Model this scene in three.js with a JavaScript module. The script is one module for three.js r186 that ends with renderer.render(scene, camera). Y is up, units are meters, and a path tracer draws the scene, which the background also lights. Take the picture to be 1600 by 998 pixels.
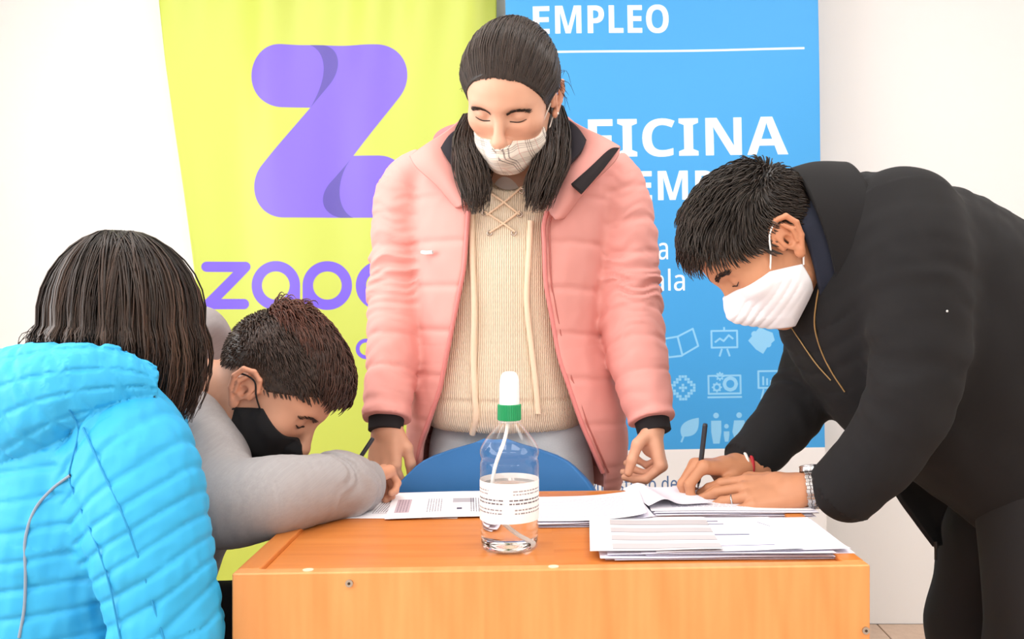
import * as THREE from 'three';
import { mergeGeometries, mergeVertices, toCreasedNormals } from 'three/addons/utils/BufferGeometryUtils.js';
import { RoundedBoxGeometry } from 'three/addons/geometries/RoundedBoxGeometry.js';
import { ImprovedNoise } from 'three/addons/math/ImprovedNoise.js';
import { RectAreaLightUniformsLib } from 'three/addons/lights/RectAreaLightUniformsLib.js';

// ------------------------------------------------------------------ camera
const FOC = 1400, PPX = 890, PPY = 475, EYE = 1.07;          // lens of the photograph, in its own pixels
const scene = new THREE.Scene();
const camera = new THREE.PerspectiveCamera(2 * Math.atan(499 / FOC) * 180 / Math.PI, 1600 / 998, 0.05, 30);
camera.position.set(0, EYE, 0);
camera.lookAt(0, EYE, -1);
camera.setViewOffset(1600, 998, 800 - PPX, 499 - PPY, 1600, 998);
scene.add(camera);
const renderer = new THREE.WebGLRenderer({ antialias: true });
renderer.toneMapping = THREE.LinearToneMapping;
renderer.toneMappingExposure = 0.585;
renderer.shadowMap.enabled = true;
scene.background = new THREE.Color(0.8, 0.9, 1.0);

// ------------------------------------------------------------------ large lights out of view: ceiling panels and the window on the left
RectAreaLightUniformsLib.init();
const ROOM = { x0: -2.1, x1: 2.3, z0: -3.0, z1: 2.2, h: 2.65 };
const UNSEEN_PANELS = [[-1.0, -1.55], [0.9, -1.55], [-1.0, 0.1], [0.9, 0.1], [-1.0, 1.5], [0.9, 1.5]];  // panels out of view lighting the room; rear pair added as frontal fill
const PANEL_W = 1.2, PANEL_D = 0.6, PANEL_I = 9.5;
for (const [x, z] of UNSEEN_PANELS) {
  const l = new THREE.RectAreaLight(new THREE.Color(1, 0.985, 0.96), PANEL_I, PANEL_W, PANEL_D);
  l.position.set(x, ROOM.h - 0.045, z); l.lookAt(x, 0, z); l.castShadow = true; scene.add(l);
}
const WIN = { z: -0.55, y: 1.5, w: 2.6, h: 1.5 };              // window out of view in the left wall, placed to light from the left
const unseenDaylight = new THREE.RectAreaLight(new THREE.Color(1, 0.99, 0.98), 7.5, WIN.w, WIN.h);  // area light standing for daylight through the unseen left window
unseenDaylight.position.set(ROOM.x0 + 0.02, WIN.y, WIN.z); unseenDaylight.lookAt(2, WIN.y, WIN.z); unseenDaylight.castShadow = true; scene.add(unseenDaylight);

// ------------------------------------------------------------------ helpers
const V3 = THREE.Vector3;
const at = (u, v, z) => new V3((u - PPX) * z / FOC, EYE - (v - PPY) * z / FOC, -z);   // a point of the place at depth z
let seed = 12345;
const rnd = () => { seed = (seed + 0x6D2B79F5) | 0; let t = Math.imul(seed ^ (seed >>> 15), 1 | seed); t = (t + Math.imul(t ^ (t >>> 7), 61 | t)) ^ t; return ((t ^ (t >>> 14)) >>> 0) / 4294967296; };
const rr = (a, b) => a + (b - a) * rnd();
const perlin = new ImprovedNoise();
const noise = (x, y, z) => perlin.noise(x + 31.7, y + 11.3, z + 57.1);
const lerp = (a, b, t) => a + (b - a) * t;
const clamp = (x, a, b) => Math.max(a, Math.min(b, x));
const sstep = (a, b, x) => { const t = clamp((x - a) / (b - a), 0, 1); return t * t * (3 - 2 * t); };
const curve1 = (tab) => (x) => {                              // piecewise smooth table
  if (x <= tab[0][0]) return tab[0][1];
  for (let i = 1; i < tab.length; i++) if (x <= tab[i][0]) { const [a, p] = tab[i - 1], [b, q] = tab[i]; return lerp(p, q, (x - a) / (b - a)); }
  return tab[tab.length - 1][1];
};
const taken = new Map();
const numbered = (n) => { const k = taken.get(n) ?? 0; taken.set(n, k + 1); return k ? n + '_' + String(k).padStart(3, '0') : n; };
function add(name, geo, mat, parent) {
  const m = new THREE.Mesh(geo, mat); m.name = parent ? name : numbered(name); m.castShadow = m.receiveShadow = true; (parent ?? scene).add(m); return m;
}
function thing(name, label, category, pos = [0, 0, 0], turn = 0, group) {
  const g = new THREE.Group(); g.name = numbered(name); g.position.set(...pos); g.rotation.y = turn; g.userData = { label, category }; if (group) g.userData.group = group; scene.add(g); return g;
}
function tag(o, label, category, group) { Object.assign(o.userData, { label, category }); if (group) o.userData.group = group; return o; }
function struct(o, label) { o.userData.kind = 'structure'; if (label) o.userData.label = label; return o; }
const std = (hex, rough = 0.6, extra = {}) => new THREE.MeshStandardMaterial({ color: hex, roughness: rough, ...extra });
const phys = (hex, rough = 0.6, extra = {}) => new THREE.MeshPhysicalMaterial({ color: hex, roughness: rough, ...extra });
const lin = (hex) => { const c = new THREE.Color(hex); return [c.r, c.g, c.b]; };
function canvas(w, h, draw) { const c = document.createElement('canvas'); c.width = w; c.height = h; draw(c.getContext('2d'), w, h); const t = new THREE.CanvasTexture(c); t.colorSpace = THREE.SRGBColorSpace; t.magFilter = THREE.LinearFilter; return t; }
function dataTex(w, h, f, srgb = true) {
  const d = new Uint8Array(w * h * 4);
  for (let j = 0, k = 0; j < h; j++) for (let i = 0; i < w; i++, k += 4) { const c = f(i / w, j / h); d[k] = clamp(c[0], 0, 255); d[k + 1] = clamp(c[1], 0, 255); d[k + 2] = clamp(c[2], 0, 255); d[k + 3] = 255; }
  const t = new THREE.DataTexture(d, w, h); t.wrapS = t.wrapT = THREE.RepeatWrapping; t.magFilter = THREE.LinearFilter; if (srgb) t.colorSpace = THREE.SRGBColorSpace; t.needsUpdate = true; return t;
}
function box(w, h, d, x, y, z, r = 0.002) { const g = r ? new RoundedBoxGeometry(w, h, d, 2, r) : new THREE.BoxGeometry(w, h, d); g.translate(x, y, z); return g; }
function tube(pts, r, seg = 24, rad = 8, closed = false) { return new THREE.TubeGeometry(new THREE.CatmullRomCurve3(pts, closed), seg, r, rad, closed); }
const plain = (g) => { for (const k of Object.keys(g.attributes)) if (k !== 'position' && k !== 'normal' && k !== 'uv') g.deleteAttribute(k); return g; };

// -- smooth patch: a grid of control points, Catmull-Rom in both directions, thickened
function cr(p0, p1, p2, p3, t) { const t2 = t * t, t3 = t2 * t; return 0.5 * (2 * p1 + (p2 - p0) * t + (2 * p0 - 5 * p1 + 4 * p2 - p3) * t2 + (3 * p1 - p0 - 3 * p2 + p3) * t3); }
function crow(row, s) { const n = row.length - 1, x = clamp(s, 0, 1) * n, i = Math.min(n - 1, Math.floor(x)), t = x - i; const g = (k) => row[clamp(k, 0, n)]; const a = g(i - 1), b = g(i), c = g(i + 1), d = g(i + 2); return new V3(cr(a.x, b.x, c.x, d.x, t), cr(a.y, b.y, c.y, d.y, t), cr(a.z, b.z, c.z, d.z, t)); }
function patch(rows, nu, nv, thick, warp) {
  const P = [];
  for (let j = 0; j <= nv; j++) { const t = j / nv; for (let i = 0; i <= nu; i++) { const s = i / nu; const col = rows.map((r) => crow(r, s)); const p = crow(col, t); if (warp) warp(p, s, t); P.push(p); } }
  const W = nu + 1, N = P.map(() => new V3());
  for (let j = 0; j <= nv; j++) for (let i = 0; i <= nu; i++) {
    const a = P[j * W + Math.max(0, i - 1)], b = P[j * W + Math.min(nu, i + 1)], c = P[Math.max(0, j - 1) * W + i], d = P[Math.min(nv, j + 1) * W + i];
    N[j * W + i].crossVectors(b.clone().sub(a), d.clone().sub(c)).normalize();
  }
  const pos = [], uv = [], idx = [];
  const push = (sgn) => { for (let k = 0; k < P.length; k++) { const p = P[k].clone().addScaledVector(N[k], sgn * thick / 2); pos.push(p.x, p.y, p.z); uv.push((k % W) / nu, Math.floor(k / W) / nv); } };
  push(1); push(-1); const o = P.length;
  for (let j = 0; j < nv; j++) for (let i = 0; i < nu; i++) { const a = j * W + i, b = a + 1, c = a + W, d = c + 1; idx.push(a, b, d, a, d, c, o + a, o + d, o + b, o + a, o + c, o + d); }
  const edge = (a, b) => idx.push(a, o + a, b, b, o + a, o + b);
  for (let i = 0; i < nu; i++) { edge(i, i + 1); edge(nv * W + i + 1, nv * W + i); }
  for (let j = 0; j < nv; j++) { edge((j + 1) * W, j * W); edge(j * W + nu, (j + 1) * W + nu); }
  const g = new THREE.BufferGeometry(); g.setAttribute('position', new THREE.Float32BufferAttribute(pos, 3)); g.setAttribute('uv', new THREE.Float32BufferAttribute(uv, 2)); g.setIndex(idx); g.computeVertexNormals(); return g;
}

// -- distance fields
const smin = (a, b, k) => { const h = Math.max(k - Math.abs(a - b), 0) / k; return Math.min(a, b) - h * h * k * 0.25; };
const smax = (a, b, k) => -smin(-a, -b, k);
function cone(a, b, ra, rb) {
  const ax = a.x, ay = a.y, az = a.z, bx = b.x - ax, by = b.y - ay, bz = b.z - az, l2 = bx * bx + by * by + bz * bz || 1e-9;
  return (x, y, z) => { x -= ax; y -= ay; z -= az; let t = (x * bx + y * by + z * bz) / l2; t = t < 0 ? 0 : t > 1 ? 1 : t; x -= bx * t; y -= by * t; z -= bz * t; return Math.sqrt(x * x + y * y + z * z) - (ra + (rb - ra) * t); };
}
function ell(c, rx, ry, rz, q) {                                // q: optional Quaternion turning local axes into the field's
  const m = q ? new THREE.Matrix4().makeRotationFromQuaternion(q).elements : null, cx = c.x, cy = c.y, cz = c.z;
  return (x, y, z) => { x -= cx; y -= cy; z -= cz; if (m) { const X = x * m[0] + y * m[1] + z * m[2], Y = x * m[4] + y * m[5] + z * m[6], Z = x * m[8] + y * m[9] + z * m[10]; x = X; y = Y; z = Z; }
    const a = x / rx, b = y / ry, d = z / rz, k0 = Math.sqrt(a * a + b * b + d * d), k1 = Math.sqrt((a / rx) ** 2 + (b / ry) ** 2 + (d / rz) ** 2); return k1 < 1e-6 ? -Math.min(rx, ry, rz) : k0 * (k0 - 1) / k1; };
}
const blend = (k, ...fs) => (x, y, z) => { let d = fs[0](x, y, z); for (let i = 1; i < fs.length; i++) d = smin(d, fs[i](x, y, z), k); return d; };
const knee = (q2, l, k, m, e) => { const k3 = Math.sqrt(k * k + Math.max(0, q2 - l * l) / (m * m * e)); return k3 < 1e-5 ? -m : Math.sqrt(q2) * (1 - 1 / k3); };
class Loft {                                                    // oval sections along a path: [centre, half width, half depth]; side = direction of the width
  constructor(secs0, side, pow = 2) {
    const secs = []; const n0 = secs0.length - 1, sub = n0 > 1 ? 4 : 1, g = (k) => secs0[clamp(k, 0, n0)];
    for (let i = 0; i < n0; i++) for (let j = 0; j < sub; j++) { const t = j / sub, A = g(i - 1), B = g(i), C = g(i + 1), D = g(i + 2), f = (h) => cr(h(A), h(B), h(C), h(D), t), sd = B[3] || C[3] ? (B[3] ?? side).clone().lerp(C[3] ?? side, t) : undefined; secs.push([new V3(f((q) => q[0].x), f((q) => q[0].y), f((q) => q[0].z)), f((q) => q[1]), f((q) => q[2]), sd]); }
    secs.push(secs0[n0]);
    this.s = []; let L = 0; this.pow = pow;
    for (let i = 0; i < secs.length; i++) {
      const [c, a, b, sd] = secs[i]; if (i) L += c.distanceTo(secs[i - 1][0]);
      const tan = secs[Math.min(i + 1, secs.length - 1)][0].clone().sub(secs[Math.max(i - 1, 0)][0]).normalize();
      const r = (sd ?? side).clone(); r.addScaledVector(tan, -r.dot(tan)).normalize(); const f = new V3().crossVectors(tan, r).normalize();
      this.s.push({ c, a, b, r, f, L });
    }
    for (let i = 0; i + 1 < this.s.length; i++) { const A = this.s[i], B = this.s[i + 1]; A.m = A.c.clone().lerp(B.c, 0.5); A.R = A.c.distanceTo(B.c) / 2 + Math.max(A.a, A.b, B.a, B.b); }
    this.len = L; this.t = 0; this.u = 0; this.w = 0;
    this.d = this.d.bind(this); this.hot = 0; this.bulge = 0.16; this.lo = new V3(1e9, 1e9, 1e9); this.hi = new V3(-1e9, -1e9, -1e9);
    for (const q of this.s) { const m = Math.max(q.a, q.b); this.lo.min(q.c.clone().addScalar(-m)); this.hi.max(q.c.clone().addScalar(m)); }
    this.tmp = new Float64Array(this.s.length);
  }
  round() { this.bulge = 1; return this; }
  along(x, y, z) {                                              // distance along the path, blended over neighbouring pieces so that it never jumps
    const S = this.s, n = S.length - 1, D = this.tmp; let lo = 1e9;
    for (let i = 0; i < n; i++) { const A = S[i], B = S[i + 1], bx = B.c.x - A.c.x, by = B.c.y - A.c.y, bz = B.c.z - A.c.z, px = x - A.c.x, py = y - A.c.y, pz = z - A.c.z, t = clamp((px * bx + py * by + pz * bz) / (bx * bx + by * by + bz * bz), 0, 1); A.tt = A.L + (B.L - A.L) * t; const e = Math.hypot(px - bx * t, py - by * t, pz - bz * t); D[i] = e; if (e < lo) lo = e; }
    let w = 0, s = 0; for (let i = 0; i < n; i++) { const k = D[i] - lo; if (k > 0.04) continue; const e = Math.exp(-k / 0.006); w += e; s += e * S[i].tt; } return s / w;
  }
  d(x, y, z) {
    { const ox = Math.max(this.lo.x - x, x - this.hi.x, 0), oy = Math.max(this.lo.y - y, y - this.hi.y, 0), oz = Math.max(this.lo.z - z, z - this.hi.z, 0), o = ox * ox + oy * oy + oz * oz; if (o > 0.0081) return Math.sqrt(o); }
    let best = 1e9; const S = this.s, n = S.length - 1, pw = this.pow, hot = this.hot;
    for (let j = -1; j < n; j++) { const i = j < 0 ? hot : j; if (j === hot) continue;
      const A = S[i], B = S[i + 1], mx = x - A.m.x, my = y - A.m.y, mz = z - A.m.z; if (best < 1e8) { const lim = best + A.R; if (lim < 0 || mx * mx + my * my + mz * mz > lim * lim) continue; }
      const bx = B.c.x - A.c.x, by = B.c.y - A.c.y, bz = B.c.z - A.c.z, l2 = bx * bx + by * by + bz * bz, px = x - A.c.x, py = y - A.c.y, pz = z - A.c.z;
      const t0 = (px * bx + py * by + pz * bz) / l2, t = t0 < 0 ? 0 : t0 > 1 ? 1 : t0, qx = px - bx * t, qy = py - by * t, qz = pz - bz * t;
      const rx = A.r.x + (B.r.x - A.r.x) * t, ry = A.r.y + (B.r.y - A.r.y) * t, rz = A.r.z + (B.r.z - A.r.z) * t, fx = A.f.x + (B.f.x - A.f.x) * t, fy = A.f.y + (B.f.y - A.f.y) * t, fz = A.f.z + (B.f.z - A.f.z) * t;
      const a = A.a + (B.a - A.a) * t, b = A.b + (B.b - A.b) * t, X = qx * rx + qy * ry + qz * rz, Y = qx * fx + qy * fy + qz * fz, l = Math.sqrt(X * X + Y * Y);
      const k = pw === 2 ? Math.sqrt((X / a) ** 2 + (Y / b) ** 2) : Math.pow(Math.pow(Math.abs(X / a), pw) + Math.pow(Math.abs(Y / b), pw), 1 / pw);
      let d = k < 1e-5 ? -Math.min(a, b) : l * (1 - 1 / k); if (d < 0) d = Math.max(d, (k - 1) * Math.min(a, b));
      const len = Math.sqrt(l2);
      if (t0 < 0) { const w = -t0 * len; d = i === 0 ? (d > 0 ? Math.hypot(d, w) : w) : knee(qx * qx + qy * qy + qz * qz, l, k, Math.min(a, b), this.bulge); }
      else if (t0 > 1) { const w = (t0 - 1) * len; d = i === n - 1 ? (d > 0 ? Math.hypot(d, w) : w) : knee(qx * qx + qy * qy + qz * qz, l, k, Math.min(a, b), this.bulge); }
      else { if (i === 0) d = Math.max(d, -t0 * len); if (i === n - 1) d = Math.max(d, (t0 - 1) * len); }
      if (d < best) { best = d; this.hot = i; this.t = A.L + len * t; this.u = X / a; this.w = Y / b; }
    }
    return best;
  }
}
// -- surface nets over blocks of a grid, projected onto the field
function skin(f, lo, hi, h, o = {}) {
  const nx = Math.ceil((hi.x - lo.x) / h) + 2, ny = Math.ceil((hi.y - lo.y) / h) + 2, nz = Math.ceil((hi.z - lo.z) / h) + 2, B = 6;
  const val = new Float32Array(nx * ny * nz).fill(1), act = new Uint8Array(nx * ny * nz), id = (i, j, k) => i + nx * (j + ny * k), diag = B * h * 0.87 * (o.lip ?? 1.7) + (o.slack ?? 0.012);
  for (let k = 0; k < nz; k += B) for (let j = 0; j < ny; j += B) for (let i = 0; i < nx; i += B) {
    const c = f(lo.x + (i + B / 2) * h, lo.y + (j + B / 2) * h, lo.z + (k + B / 2) * h); if (Math.abs(c) > diag) continue;
    for (let kk = k; kk <= k + B && kk < nz; kk++) for (let jj = j; jj <= j + B && jj < ny; jj++) for (let ii = i; ii <= i + B && ii < nx; ii++) { const q = id(ii, jj, kk); if (act[q]) continue; act[q] = 1; val[q] = f(lo.x + ii * h, lo.y + jj * h, lo.z + kk * h); }
  }
  const vid = new Int32Array(nx * ny * nz).fill(-1), P = [], idx = [], E = [[0, 1], [0, 2], [0, 4], [1, 3], [1, 5], [2, 3], [2, 6], [3, 7], [4, 5], [4, 6], [5, 7], [6, 7]];
  const cv = new Float32Array(8), off = [0, 1, nx, nx + 1, nx * ny, nx * ny + 1, nx * ny + nx, nx * ny + nx + 1];
  for (let k = 0; k < nz - 1; k++) for (let j = 0; j < ny - 1; j++) for (let i = 0; i < nx - 1; i++) {
    const q = id(i, j, k); if (!act[q]) continue; let m = 0, ok = 1; for (let c = 0; c < 8; c++) { if (!act[q + off[c]]) { ok = 0; break; } cv[c] = val[q + off[c]]; if (cv[c] < 0) m |= 1 << c; }
    if (!ok || m === 0 || m === 255) continue; let sx = 0, sy = 0, sz = 0, n = 0;
    for (const [a, b] of E) { if ((cv[a] < 0) === (cv[b] < 0)) continue; const t = cv[a] / (cv[a] - cv[b]); sx += lerp(a & 1, b & 1, t); sy += lerp((a >> 1) & 1, (b >> 1) & 1, t); sz += lerp(a >> 2, b >> 2, t); n++; }
    vid[q] = P.length / 3; P.push(lo.x + (i + sx / n) * h, lo.y + (j + sy / n) * h, lo.z + (k + sz / n) * h);
  }
  const quad = (a, b, c, d, flip) => { if (a < 0 || b < 0 || c < 0 || d < 0) return; if (flip) idx.push(a, c, b, a, d, c); else idx.push(a, b, c, a, c, d); };
  for (let k = 1; k < nz - 1; k++) for (let j = 1; j < ny - 1; j++) for (let i = 1; i < nx - 1; i++) {
    const q = id(i, j, k); if (!act[q]) continue; const s = val[q] < 0;
    if (act[q + 1] && s !== (val[q + 1] < 0)) quad(vid[q], vid[q - nx], vid[q - nx - nx * ny], vid[q - nx * ny], s ? 1 : 0);
    if (act[q + nx] && s !== (val[q + nx] < 0)) quad(vid[q], vid[q - nx * ny], vid[q - nx * ny - 1], vid[q - 1], s ? 1 : 0);
    if (act[q + nx * ny] && s !== (val[q + nx * ny] < 0)) quad(vid[q], vid[q - 1], vid[q - 1 - nx], vid[q - nx], s ? 1 : 0);
  }
  const n = P.length / 3, N = new Float32Array(n * 3), e = o.eps ?? h * 0.35;
  for (let pass = 0; pass < 2; pass++) for (let v = 0; v < n; v++) {
    const x = P[3 * v], y = P[3 * v + 1], z = P[3 * v + 2]; let gx = f(x + e, y, z) - f(x - e, y, z), gy = f(x, y + e, z) - f(x, y - e, z), gz = f(x, y, z + e) - f(x, y, z - e); const l = Math.sqrt(gx * gx + gy * gy + gz * gz) || 1;
    if (pass === 0) { const d = clamp(f(x, y, z) / Math.max(0.5, l / (2 * e)), -h * 0.6, h * 0.6); P[3 * v] -= gx / l * d; P[3 * v + 1] -= gy / l * d; P[3 * v + 2] -= gz / l * d; }
    else { N[3 * v] = gx / l; N[3 * v + 1] = gy / l; N[3 * v + 2] = gz / l; }
  }
  // outward winding
  let s = 0; for (let t = 0; t < idx.length; t += 3 * 97) { const [a, b, c] = [idx[t], idx[t + 1], idx[t + 2]].map((i) => new V3(P[3 * i], P[3 * i + 1], P[3 * i + 2])); s += Math.sign(b.sub(a).cross(c.sub(a)).dot(new V3(N[3 * idx[t]], N[3 * idx[t] + 1], N[3 * idx[t] + 2]))); }
  if (s < 0) for (let t = 0; t < idx.length; t += 3) { const a = idx[t + 1]; idx[t + 1] = idx[t + 2]; idx[t + 2] = a; }
  const g = new THREE.BufferGeometry(); g.setAttribute('position', new THREE.Float32BufferAttribute(P, 3)); g.setAttribute('normal', new THREE.Float32BufferAttribute(o.flatNormals ? N : N, 3)); g.setIndex(idx);
  const uv = new Float32Array(n * 2); if (o.uv) for (let v = 0; v < n; v++) { const q = o.uv(P[3 * v], P[3 * v + 1], P[3 * v + 2]); uv[2 * v] = q[0]; uv[2 * v + 1] = q[1]; }
  g.setAttribute('uv', new THREE.BufferAttribute(uv, 2));
  if (o.color) { const c = new Float32Array(n * 3); for (let v = 0; v < n; v++) { const q = o.color(P[3 * v], P[3 * v + 1], P[3 * v + 2]); c[3 * v] = q[0]; c[3 * v + 1] = q[1]; c[3 * v + 2] = q[2]; } g.setAttribute('color', new THREE.BufferAttribute(c, 3)); }
  if (o.computeNormals) g.computeVertexNormals();
  return g;
}
// -- strands of hair: thin tapered three-sided tubes with a colour each
function strandGeo(list) {
  const pos = [], nor = [], col = [], idx = [];
  for (const { pts, r, tip = 0.25, c, c1 } of list) {
    const n = pts.length, base = pos.length / 3; let side = new V3(0.3, 0.2, 0.93);
    for (let i = 0; i < n; i++) {
      const t = pts[Math.min(n - 1, i + 1)].clone().sub(pts[Math.max(0, i - 1)]).normalize(); side.addScaledVector(t, -side.dot(t)); if (side.lengthSq() < 1e-4) side.set(t.y, t.z, t.x).addScaledVector(t, -side.dot(t)); side.normalize(); const b = new V3().crossVectors(t, side);
      const s = i / (n - 1), rad = r * (s < 0.7 ? 1 : lerp(1, tip, (s - 0.7) / 0.3));
      for (let k = 0; k < 3; k++) { const a = k * 2.0944, x = Math.cos(a), y = Math.sin(a), nx = side.x * x + b.x * y, ny = side.y * x + b.y * y, nz = side.z * x + b.z * y; pos.push(pts[i].x + nx * rad, pts[i].y + ny * rad, pts[i].z + nz * rad); nor.push(nx, ny, nz); const q = c1 ? [lerp(c[0], c1[0], s), lerp(c[1], c1[1], s), lerp(c[2], c1[2], s)] : c; col.push(...q); }
      if (i) for (let k = 0; k < 3; k++) { const a = base + (i - 1) * 3 + k, d = base + (i - 1) * 3 + (k + 1) % 3; idx.push(a, d, a + 3, d, d + 3, a + 3); }
    }
    idx.push(base, base + 2, base + 1, base + 3 * (n - 1), base + 3 * (n - 1) + 1, base + 3 * (n - 1) + 2);
  }
  const g = new THREE.BufferGeometry(); g.setAttribute('position', new THREE.Float32BufferAttribute(pos, 3)); g.setAttribute('normal', new THREE.Float32BufferAttribute(nor, 3)); g.setAttribute('color', new THREE.Float32BufferAttribute(col, 3)); g.setAttribute('uv', new THREE.Float32BufferAttribute(new Float32Array(pos.length / 3 * 2), 2)); g.setIndex(idx); return g;
}
const bezPts = (ctrl, n) => { const c = new THREE.CatmullRomCurve3(ctrl); return c.getPoints(n); };
const colored = (g, c) => { const n = g.attributes.position.count, a = new Float32Array(n * 3); for (let i = 0; i < n; i++) a.set(c, 3 * i); g.setAttribute('color', new THREE.BufferAttribute(a, 3)); return g; };

// -- heads and hands
function headField(o = {}) {
  const w = o.wide ?? 1, v = (x, y, z) => new V3(x, y, z);
  const skull = blend(0.03, ell(v(0, 0.042, -0.006), 0.075 * w, 0.088, 0.098), ell(v(0, 0.035, 0.032), 0.063 * w, 0.066, 0.064), ell(v(0, -0.022, 0.042), 0.059 * w, 0.072, 0.05), ell(v(0, -0.06, 0.036), 0.05 * w, 0.042, 0.05), ell(v(0, -0.09, 0.074), 0.02, 0.017, 0.017));
  const jaw = blend(0.012, cone(v(0.055 * w, -0.025, 0.0), v(0.046 * w, -0.062, 0.015), 0.014, 0.013), cone(v(0.046 * w, -0.062, 0.015), v(0.012, -0.094, 0.074), 0.013, 0.013));
  const cheek = ell(v(0.043, -0.012, 0.06), 0.022, 0.02, 0.022);
  const brow = cone(v(0, 0.03, 0.088), v(0.04, 0.031, 0.074), 0.0115, 0.009);
  const socket = ell(v(0.032, 0.012, 0.1), 0.018, 0.012, 0.016);
  const lid = ell(v(0.0315, 0.011, 0.0765), 0.0155, 0.0125, 0.0135);
  const nose = blend(0.01, cone(v(0, 0.02, 0.089), v(0, -0.026, 0.113), 0.007, 0.0105), ell(v(0, -0.03, 0.112), 0.012, 0.01, 0.012));
  const wing = ell(v(0.0125, -0.034, 0.1), 0.007, 0.0075, 0.01);
  const lipU = cone(v(0, -0.058, 0.098), v(0.02, -0.062, 0.088), 0.006, 0.0035), lipL = cone(v(0, -0.069, 0.096), v(0.018, -0.066, 0.087), 0.0065, 0.0035);
  const neck = o.neck ?? cone(v(0, -0.045, -0.022), v(0, -0.15, -0.05), 0.05, 0.054);
  // ear: bowl with a rolled rim and a lobe, leaning back
  const es = o.ear ?? 1, E = (y, z, out = 0) => v(0.077 * w + out, y * es, -0.008 + z * es), rim = [];
  const ring = [[-0.006, 0.016, 0.0], [0.012, 0.018, 0.001], [0.027, 0.009, 0.005], [0.031, -0.006, 0.008], [0.024, -0.02, 0.012], [0.006, -0.023, 0.012], [-0.012, -0.015, 0.008], [-0.026, -0.002, 0.003]];
  for (let i = 0; i < ring.length - 1; i++) rim.push(cone(E(...ring[i]), E(...ring[i + 1]), 0.0042 * es, 0.0042 * es));
  const earRim = blend(0.002, ...rim), lobe = ell(E(-0.028, 0.004, 0.001), 0.005, 0.009 * es, 0.008 * es), anti = blend(0.002, cone(E(0.02, -0.008, 0.006), E(0.004, -0.013, 0.009), 0.0035, 0.004), cone(E(0.004, -0.013, 0.009), E(-0.013, -0.006, 0.006), 0.004, 0.0035)), trag = ell(E(-0.003, 0.012, 0.003), 0.004, 0.006, 0.004);
  const bowl = ell(E(0.003, -0.004, 0.0), 0.005, 0.029 * es, 0.02 * es, new THREE.Quaternion().setFromAxisAngle(v(0, 1, 0), 0.35)), hole = ell(E(-0.003, 0.003, 0.006), 0.006, 0.008 * es, 0.007 * es);
  const f = (x0, y, z) => {
    const x = Math.abs(x0); let d = smin(skull(x, y, z), jaw(x, y, z), 0.016); d = smin(d, cheek(x, y, z), 0.022); d = smin(d, brow(x, y, z), 0.014);
    d = smax(d, -socket(x, y, z), 0.014); d = smin(d, lid(x, y, z), 0.005); d = smin(d, nose(x, y, z), 0.009); d = smin(d, wing(x, y, z), 0.005);
    d = smin(d, lipU(x, y, z), 0.005); d = smin(d, lipL(x, y, z), 0.005); d = smin(d, neck(x0, y, z), 0.03);
    if (x > 0.05) { let e = bowl(x, y, z); e = smax(e, -hole(x, y, z), 0.004); e = smin(e, anti(x, y, z), 0.003); e = smin(e, earRim(x, y, z), 0.002); e = smin(e, lobe(x, y, z), 0.005); e = smin(e, trag(x, y, z), 0.004); d = smin(d, e, 0.006); }
    return d;
  };
  f.skull = (x, y, z) => smin(skull(Math.abs(x), y, z), jaw(Math.abs(x), y, z), 0.016);
  f.face = (x0, y, z) => { const x = Math.abs(x0); return smin(smin(f.skull(x, y, z), cheek(x, y, z), 0.022), nose(x, y, z), 0.03); };
  return f;
}
const pose = (origin, yaw, pitch, roll, scale = 1) => { const m = new THREE.Matrix4().makeRotationY(yaw).multiply(new THREE.Matrix4().makeRotationX(pitch)).multiply(new THREE.Matrix4().makeRotationZ(roll)); m.scale(new V3(scale, scale, scale)); m.setPosition(origin); return m; };
const deg = (a) => a * Math.PI / 180;
// surface point of a field along a direction from a centre
function onSkin(f, c, dir, off) { let t = 0.22; for (let i = 0; i < 40; i++) { const d = f(c.x + dir.x * t, c.y + dir.y * t, c.z + dir.z * t) - off; t -= d * 0.8; if (Math.abs(d) < 0.0004) break; } return new V3(c.x + dir.x * t, c.y + dir.y * t, c.z + dir.z * t); }
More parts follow.
